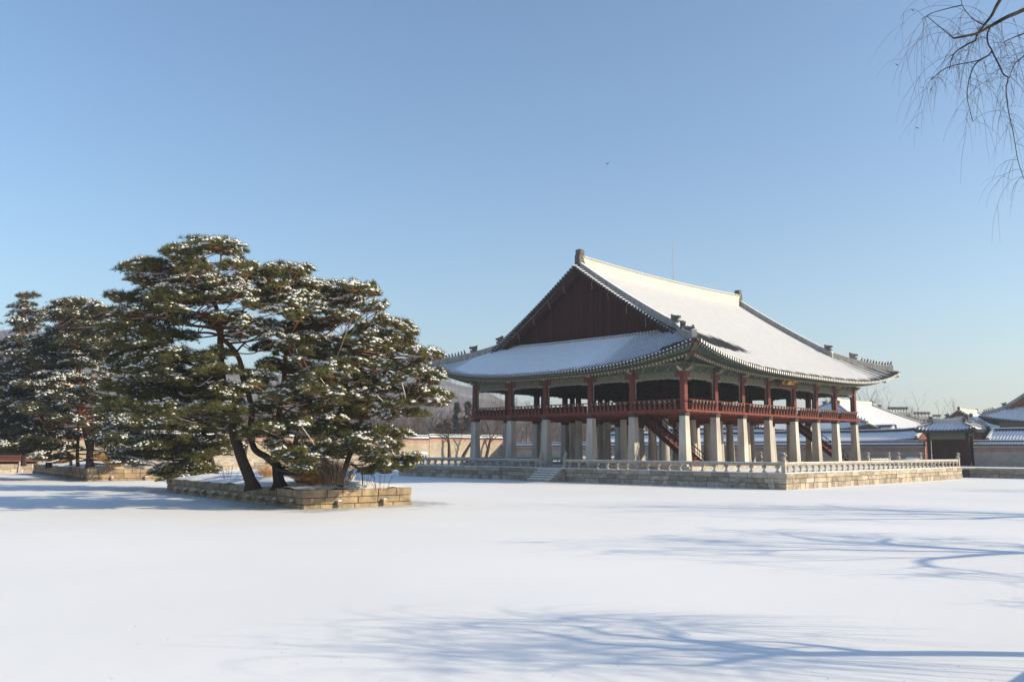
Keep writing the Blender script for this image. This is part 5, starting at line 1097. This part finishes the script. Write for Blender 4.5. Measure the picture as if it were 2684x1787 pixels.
# city blocks beyond the palace
def city(label, px0, px1, pytop, D, n, m):
    a = at_depth(px0, 1180, D); b = at_depth(px1, 1180, D); zt = at_depth(px0, pytop, D)[2]; t = thing('city_building', label, 'building', (*((a+b)/2)[:2], 1.0), 'city blocks beyond the palace')
    d = (b-a); d[2] = 0; L = np.linalg.norm(d); d /= L; n_ = np.array([-d[1], d[0], 0]); dp = L*.7
    q = [a, b, b+n_*dp, a+n_*dp]; MB().add([(v[0], v[1], z) for z in (.5, zt) for v in q], [(0, 1, 5, 4), (1, 2, 6, 5), (2, 3, 7, 6), (3, 0, 4, 7), (4, 5, 6, 7)]).build('walls', m, t)
    m2 = MB()
    WN = MB().box(-.5, .5, -.5, .5, -.5, .5).mesh('window', GLASSD); rows_ = 3
    for r_ in range(rows_):
        for k in range(n):
            p = a + d*L*(k+.5)/n - n_*.02; o = inst(WN, 'window', t, (p[0], p[1], zt-1.8-3.3*r_), math.atan2(d[1], d[0]), (L/n*.6, .1, 1.5))
    for k in range(n):
        p = a + d*L*(k+.5)/n + n_*dp*.4; m2.tube([(p[0], p[1], zt), (p[0], p[1], zt+1.6)], .12, 4); m2.box(p[0]-.5, p[0]+.5, p[1]-.5, p[1]+.5, zt+1.2, zt+2.2)
    m2.build('rooftop_fans', COLLAR, t)
city('grey-beige city block with rooftop fans behind the hall roof', 2340, 2392, 1080, 330, 7, CONC)
city('lower pale city block with a row of rooftop fans', 2405, 2450, 1092, 360, 5, CONC)
city('distant low city block beside the small gabled hall', 2452, 2475, 1098, 400, 3, CONC)
# ------------------------------------------------------------------ bare trees
def grow(mb, p, d, L, r, lvl, rg, maxl, spread=.55, droop=0.0, n=(2, 4), sides=5, tips=None, upb=.25):
    d = d/np.linalg.norm(d); k = 4; P = [p]; q = p.copy(); dd = d.copy()
    for i in range(k):
        dd = dd + rg.normal(size=3)*.13 + np.array([0, 0, upb*.12 - droop*.1*lvl]); dd /= np.linalg.norm(dd); q = q+dd*L/k; P.append(q.copy())
    r1 = r*.62; mb.tube(P, np.linspace(r, r1, k+1), max(3, sides-lvl), cap=False)
    if lvl >= maxl:
        if tips is not None: tips.append((q.copy(), dd.copy()))
        return
    m = rg.integers(n[0], n[1]+1)
    for j in range(m):
        t = rg.uniform(.45, 1.0) if j else 1.0; i = min(k, int(t*k)); b = P[i]
        s = rg.normal(size=3); s -= dd*(s@dd); s /= np.linalg.norm(s)+1e-9; nd = dd*(1-spread*.45)+s*spread*rg.uniform(.6, 1.15) + np.array([0, 0, upb*.5-droop*.25])
        grow(mb, b, nd, L*rg.uniform(.6, .82), r1*(.9 if j == 0 else rg.uniform(.5, .75)), lvl+1, rg, maxl, spread, droop, n, sides, tips, upb)
def bare_tree(label, base, h, seed, r=None, maxl=5, lean=(0, 0), spread=.6, m=BARE, group=None, name='bare_tree', n=(2, 3), fork=None):
    rg = np.random.default_rng(seed); base = np.asarray(base, float); t = thing(name, label, 'bare tree', base, group); tr = MB(); cr = MB()
    r = r or h*.018; d = np.array([lean[0], lean[1], 1.0]); k = 5; P = [base-np.array([0, 0, .2])]; q = base.copy(); dd = d/np.linalg.norm(d); L = h*.34
    for i in range(k): dd = dd+rg.normal(size=3)*.06; dd /= np.linalg.norm(dd); q = q+dd*L/k; P.append(q.copy())
    tr.tube(P, np.linspace(r*1.25, r*.8, k+1), 8)
    for j in range(fork or 3):
        a = rg.uniform(0, 2*math.pi); b = P[-1] if j < 2 else P[int(rg.integers(2, k))]
        grow(cr, b, dd*.8+np.array([math.cos(a), math.sin(a), .25])*spread, h*.25, r*.62*(1 if j < 2 else .7), 1, rg, maxl, spread, 0, n)
    tr.build('trunk', m, t); cr.build('crown', m, t); return t
GN = 'bare trees before the sunlit wall'
for k, (px_, py_, h, ln, lb) in enumerate(((1178, 1200, 9.5, (-.05, 0), 'bare tree with forked trunk before the sunlit wall'), (1212, 1201, 10, (.42, -.3), 'bare tree leaning toward the pavilion before the sunlit wall'), (1274, 1200, 10.5, (.30, -.2), 'bare tree seen between the first stone pillars'), (1040, 1202, 8, (.1, 0), 'thin bare tree behind the long low pine branch'), (640, 1200, 9, (.1, 0), 'bare tree on the terrace behind the near island'))):
    p = on_y(px_, py_, 77.6); p[2] = 1.5; bare_tree(lb, p, h, 100+k, lean=ln, r=.26, group=GN, fork=4)
# evergreens and leafless trees just behind the wall
def conifer(label, base, h, w, seed):
    rg = np.random.default_rng(seed); t = thing('conifer_tree', label, 'conifer', base, 'conifers behind the sunlit wall'); F = Foliage(seed, n=9, ln=.55, w=.09)
    for k in range(int(h*5)):
        q = rg.uniform(0.08, 1); rr = w*(1-q)**.8*rg.uniform(.3, 1); a = rg.uniform(0, 2*math.pi); F.pad(np.asarray(base)+np.array([math.cos(a)*rr, math.sin(a)*rr, q*h]), .55, .55, .5, 16, .04)
    MB().tube([base, np.asarray(base)+np.array([0, 0, h*.9])], [.2, .04], 6).build('trunk', BARE, t); F.needles(1).build('crown', CONI, t); F.snowmesh(2).build('snow', SNOWT, t)
for k, (px_, ytop, w, Y) in enumerate(((1196, 1056, 1.6, 96), (1226, 1058, 2.6, 93), (1170, 1105, 3.0, 90), (1148, 1110, 2.4, 92), (1425, 1120, 2.5, 92))):
    p = on_y(px_, 1180, Y); ztop = on_y(px_, ytop, Y)[2]; p[2] = 1.5
    conifer(('slim pointed brownish conifer behind the wall', 'broad ragged conifer beside the slim one behind the wall', 'round dark evergreen rising over the wall cap', 'low dark evergreen over the wall behind the kiosk', 'snow-specked evergreen seen between pillars')[k], p, ztop-1.5, w, 120+k)
GB = 'bare trees beyond the sunlit wall'
for k, (px_, ytop, Y) in enumerate(((1130, 1050, 100), (1250, 1040, 110), (1300, 1042, 105), (1338, 1040, 120), (1395, 1060, 120), (1440, 1070, 115), (1085, 1060, 95), (1010, 1050, 100), (1215, 1045, 130), (1320, 1045, 98), (1365, 1050, 110), (1415, 1045, 104), (1470, 1062, 110), (1500, 1075, 120), (1545, 1080, 115))):
    p = on_y(px_, 1180, Y); h = (on_y(px_, ytop, Y)[2]-1.5)*1.2; p[2] = 1.5
    bare_tree('grey bare tree with fine branches beyond the sunlit wall', p, h, 140+k, r=.2, m=BAREF, group=GB, fork=4)
GE = 'bare trees beyond the palace halls'
for k, (px_, ytop, D) in enumerate(((2262, 1040, 230), (2300, 1046, 240), (2345, 1085, 260), (2420, 1090, 250), (2475, 1085, 260), (2392, 1075, 280), (2225, 1060, 220))):
    p = at_depth(px_, 1180, D); h = (at_depth(px_, ytop-10, D)[2]-1.2)*1.35; p[2] = 1.1
    bare_tree('faint bare tree standing beyond the palace halls', p, h, 160+k, r=.34, m=BARE, group=GE, fork=5, maxl=6)

# ------------------------------------------------------------------ wooded hill
def az_of(px_): return YAW + math.atan((px_-PW/2)/FPX)
prof = [(-.6, 60), (az_of(-200), 104), (az_of(0), 104), (az_of(190), 98), (az_of(450), 80), (az_of(800), 70), (az_of(1050), 70), (az_of(1150), 71), (az_of(1250), 62), (az_of(1330), 50), (az_of(1420), 38), (az_of(1520), 26), (az_of(1650), 14), (az_of(1800), 4), (1.3, 0)]
def hill_h(a): return float(np.interp(a, [q[0] for q in prof], [q[1] for q in prof]))
A_ = np.linspace(-.6, 1.25, 110); D_ = np.array([330, 420, 520, 620, 720, 800, 860, 920, 1000, 1150, 1400]); K_ = [0, .12, .3, .52, .76, .92, 1.0, .98, .9, .75, .5]
G = np.zeros((len(A_), len(D_), 3))
for i, a in enumerate(A_):
    for j, (d, k) in enumerate(zip(D_, K_)):
        z = 1.3 + hill_h(a)*(.84+ .16*min(1, d/860))*k*(1+.05*vnoise(a*22, d*.006, 1)); G[i, j] = (CAM[0]+math.sin(a)*d, CAM[1]+math.cos(a)*d, z)
HILL = mat('wooded_hillside', (.13, .115, .105), (.32, .31, .31), .02, .95, .0, lo=.45, hi=.72, detail=12)
struct(MB().grid(G[::-1]).build('hill', HILL, smooth=True))
# far leafless wood reading as one mass
rg = np.random.default_rng(50); wd = MB(); V = []; F = []; nv = 0
def far_tree(p, h, w, n):
    global nv
    V_ = []; top = np.array([0, 0, h])
    def quad(a, b, r0, r1):
        d = b-a; s = np.cross(d, np.array([fw[0], fw[1], 0])+rg.normal(size=3)*.3); s /= np.linalg.norm(s)+1e-9; V_.extend([a-s*r0, a+s*r0, b+s*r1, b+s*r1, b-s*r1, a-s*r0])
    quad(p, p+np.array([0, 0, h*.75]), h*.012, h*.006)
    for _ in range(n):
        t = rg.uniform(.25, .8); a = rg.uniform(0, 2*math.pi); b = p+np.array([0, 0, h*t]); e = b+np.array([math.cos(a)*w*rg.uniform(.3, 1), math.sin(a)*w*rg.uniform(.3, 1), h*rg.uniform(.1, .3)]); quad(b, e, h*.004, h*.0015)
        for _ in range(3):
            s0 = b+(e-b)*rg.uniform(.3, .9); quad(s0, s0+rg.normal(size=3)*np.array([.16, .16, .1])*h*.5+np.array([0, 0, .07*h]), h*.002, h*.001)
    V.append(np.array(V_))
for _ in range(1150):
    a = rg.uniform(az_of(-150), az_of(1720)); d = rg.uniform(170, 420); p = np.array([CAM[0]+math.sin(a)*d, CAM[1]+math.cos(a)*d, 1.3+max(0, (d-330)/100)*hill_h(a)*.12]); 
    hh = rg.uniform(8, 13)*(d/250)**.35; far_tree(p, hh, hh*.28, 16)
for _ in range(1100):
    a = rg.uniform(az_of(-150), az_of(1600)); d = rg.uniform(420, 860); k = np.interp(d, D_, K_); p = np.array([CAM[0]+math.sin(a)*d, CAM[1]+math.cos(a)*d, 1.0+hill_h(a)*(.84+.16*min(1, d/860))*k*.97]); far_tree(p, rg.uniform(8, 12), 4, 9)
VV = np.concatenate(V); wd.addtris(VV, np.arange(len(VV)).reshape(-1, 3)); o = wd.build('far_wood', BAREF); o['kind'] = 'stuff'; o['label'] = 'brown leafless wood covering the hillside'

# ------------------------------------------------------------------ willows on the near bank (trunks stand right of the picture)
GW = 'bare willows on the near bank'
def droop_twig(mb, p, d, L, r, rg, n=9):
    P = [p]; q = p.copy(); v = d/np.linalg.norm(d)
    for i in range(n):
        v = v + np.array([0, 0, -.24]) + rg.normal(size=3)*.06; v /= np.linalg.norm(v); q = q+v*L/n; P.append(q.copy())
    mb.tube(P, np.linspace(r, r*.35, n+1), 3, cap=False); return P
def willow(label, base, h, seed, limbs_px=None, D=9.0, ntw=260, r=.34, tf=.34, spread=.6, lean=(0, 0), tl=1.0):
    rg = np.random.default_rng(seed); base = np.asarray(base, float); t = thing('willow_tree', label, 'willow', base, GW); tr = MB(); tw = MB()
    P = smooth_line([base-np.array([0, 0, .2]), base+np.array([-.12, .10, h*tf*.5]), base+np.array([lean[0], lean[1], h*tf])], 6); tr.tube(P, np.linspace(r*1.3, r*.8, len(P)), 10)
    top = P[-1]; tips = []
    for j in range(5):
        a = j*2*math.pi/4+rg.uniform(-.5, .5)+.6
        grow(tr, top if j < 3 else P[-2-j % 2*2], np.array([math.cos(a)*.9, math.sin(a)*.9, .75]), h*(1-tf)*.42, r*.55, 1, rg, 4 if limbs_px else 5, spread, 0.0, (2, 3), 7, tips, .12)
    for k in range(ntw):
        q, d = tips[int(rg.integers(0, len(tips)))]; droop_twig(tw, q+rg.normal(size=3)*.05, d+rg.normal(size=3)*.5+np.array([0, 0, .3]), rg.uniform(.5, 1.9)*tl, .006 if limbs_px else .011, rg)
    if limbs_px:
        lf = MB()
        for (r0, r1, nt_, pl) in limbs_px:
            pts = [at_depth(x, y, D+dd) for x, y, dd in pl]
            if r0 > .012: pts = [top, top*.4+pts[0]*.6+np.array([0, 0, .5])] + pts
            Q = smooth_line(pts, 5); tr.tube(Q, np.linspace(r0*(1.6 if r0 > .012 else 1), r1, len(Q)), 6); i0 = 12 if r0 > .012 else 1
            for k in range(nt_):
                i = int(rg.integers(i0, len(Q))); side = -rt*rg.uniform(-.7, .75) + fw*rg.normal()*.8 + np.array([0, 0, rg.uniform(-.3, .7)])
                TP = droop_twig(tw, Q[i], side, rg.uniform(.22, 1.05), .0022, rg, 11)
                for _ in range(2):
                    j = int(rg.integers(2, 9)); droop_twig(tw, TP[j], side*.5+rg.normal(size=3)*.4-np.array([0, 0, .5]), rg.uniform(.15, .6), .0015, rg, 6)
                if rg.random() < .10:
                    c = TP[int(rg.integers(4, 11))]; e = rg.normal(size=3); e /= np.linalg.norm(e); s_ = np.cross(e, fw)*.007; lf.add([c, c+e*.018+s_, c+e*.05, c+e*.018-s_], [(0, 1, 2, 3)])
        if lf.n: lf.build('dry_leaves', LEAFD, t)['kind'] = 'stuff'
    tr.build('trunk', WILLOW, t); tw.build('twigs', TWIG, t)['kind'] = 'stuff'; return t
SB = 1.1
willow('slim bare willow whose drooping twigs hang into the open sky', (-52.6, -45.2, SB), 7.6, 201,
       limbs_px=[(.022, .009, 16, [(2905, -70, .5), (2760, -15, .3), (2684, 26, .2), (2640, 45, .1), (2598, 68, .1), (2560, 88, 0), (2530, 95, -.1), (2500, 101, -.1)]), (.018, .007, 10, [(2790, -260, .5), (2700, -110, .3), (2622, 0, .2), (2600, 40, .1), (2580, 66, .1), (2562, 90, 0), (2557, 108, 0)]),
                 (.007, .003, 7, [(2500, 101, -.1), (2484, 88, -.1), (2462, 70, -.2), (2428, 42, -.2)]), (.009, .0035, 9, [(2558, 106, 0), (2530, 120, .05), (2506, 136, .1), (2496, 150, .1), (2488, 184, .2)]), (.010, .0035, 16, [(2598, 68, .1), (2588, 90, .1), (2590, 116, .1), (2599, 132, .1), (2590, 146, .1), (2560, 160, .2), (2500, 172, .3), (2470, 185, .3), (2440, 210, .4)]),
                 (.008, .003, 22, [(2599, 132, .1), (2618, 170, 0), (2630, 195, 0), (2642, 205, 0), (2637, 235, 0), (2643, 290, 0), (2656, 350, .1), (2668, 420, .1), (2684, 470, .1)]), (.008, .003, 9, [(2590, 146, .1), (2560, 165, .2), (2546, 190, .2), (2537, 225, .2), (2536, 262, .3), (2550, 320, .3)]), (.009, .0035, 12, [(2720, 60, .1), (2684, 88, .1), (2660, 97, .1), (2630, 112, 0)]), (.009, .0035, 18, [(2720, 110, .1), (2686, 145, .1), (2660, 168, .1), (2645, 205, .1)]), (.006, .0025, 7, [(2580, 66, .1), (2562, 58, .1), (2540, 40, .2), (2522, 14, .2), (2519, -10, .2)]), (.006, .0025, 7, [(2522, 14, .2), (2480, 24, .3), (2440, 36, .3), (2415, 52, .4)])],
       D=9.0, ntw=70, r=.17, tf=.5)
willow('crooked bare willow forking high above its straight trunk', (-44.8, -43.6, SB), 6.2, 206, ntw=420, r=.15, tf=.5, spread=1.0, lean=(-.7, -.5), tl=1.2)
willow('young bare willow sapling on the near bank', (-40.0, -43.4, SB), 2.4, 207, ntw=40, r=.05, tf=.5, tl=.4)
willow('tall bare willow farther along the near bank', (-28.3, -44.2, SB), 9.2, 202, ntw=700, r=.27, tf=.4, tl=1.3)
willow('broad bare willow where the near bank turns toward the gate', (-8.5, -45.0, SB), 14, 203, ntw=800, r=.4, tf=.38, tl=1.6)
willow('bare willow at the end of the near bank by the wall', (20.4, -45.0, SB), 11, 204, ntw=500, r=.32, tf=.38, tl=1.4)

# ------------------------------------------------------------------ bird, leaf litter
bp_ = at_depth(1591, 430, 60); m = MB(); m.lathe([(.01, -.16), (.05, -.08), (.06, .02), (.035, .1), (.01, .16)], 6, c=(0, 0, 0))
V = np.concatenate(m.v); V = np.stack([V[:, 2], V[:, 1], V[:, 0]], 1); m.v = [V]
m.add([(.06, 0, .03), (-.06, 0, .03), (-.10, .30, .10), (.0, .34, .12)], [(0, 1, 2, 3)]); m.add([(.06, 0, .03), (-.06, 0, .03), (-.10, -.30, .06), (.0, -.34, .02)], [(0, 1, 2, 3)]); m.add([(-.14, 0, 0), (-.26, .05, 0), (-.26, -.05, 0)], [(0, 1, 2)])
for i in range(len(m.v)): m.v[i] = m.v[i]*.6+bp_
tag(m.build('bird', BIRDM, None, origin=bp_), 'small dark bird flying in the open sky', 'bird')
rg = np.random.default_rng(77); m = MB()
for _ in range(170):
    q = on_z(rg.uniform(60, 2640), 1787-rg.uniform(0, 1)**1.5*430, .006); a = rg.uniform(0, 6.28); L = rg.uniform(.012, .045); e = np.array([math.cos(a), math.sin(a), rg.uniform(0, .5)])*L; s_ = np.array([-math.sin(a), math.cos(a), 0])*L*.18
    m.add([q, q+e*.5+s_, q+e, q+e*.5-s_], [(0, 1, 2, 3)])
o = m.build('leaf_litter', LEAFD); o['kind'] = 'stuff'; o['label'] = 'tiny dead leaves and twigs scattered on the snow'

# ------------------------------------------------------------------ hazy winter air
hz = MB().box(-1900, 1900, -1900, 1900, -1.4, 128).build('haze', mat('haze_surface_unused', (1, 1, 1)))
hz['kind'] = 'stuff'
mh = bpy.data.materials.new('haze_air'); mh.use_nodes = True; nt = mh.node_tree; nt.nodes.clear()
ou = nt.nodes.new('ShaderNodeOutputMaterial'); pv = nt.nodes.new('ShaderNodeVolumePrincipled'); pv.inputs['Color'].default_value = (.84, .89, .98, 1); pv.inputs['Density'].default_value = .00055; pv.inputs['Anisotropy'].default_value = .25
nt.links.new(pv.outputs[0], ou.inputs['Volume']); hz.data.materials.clear(); hz.data.materials.append(mh)
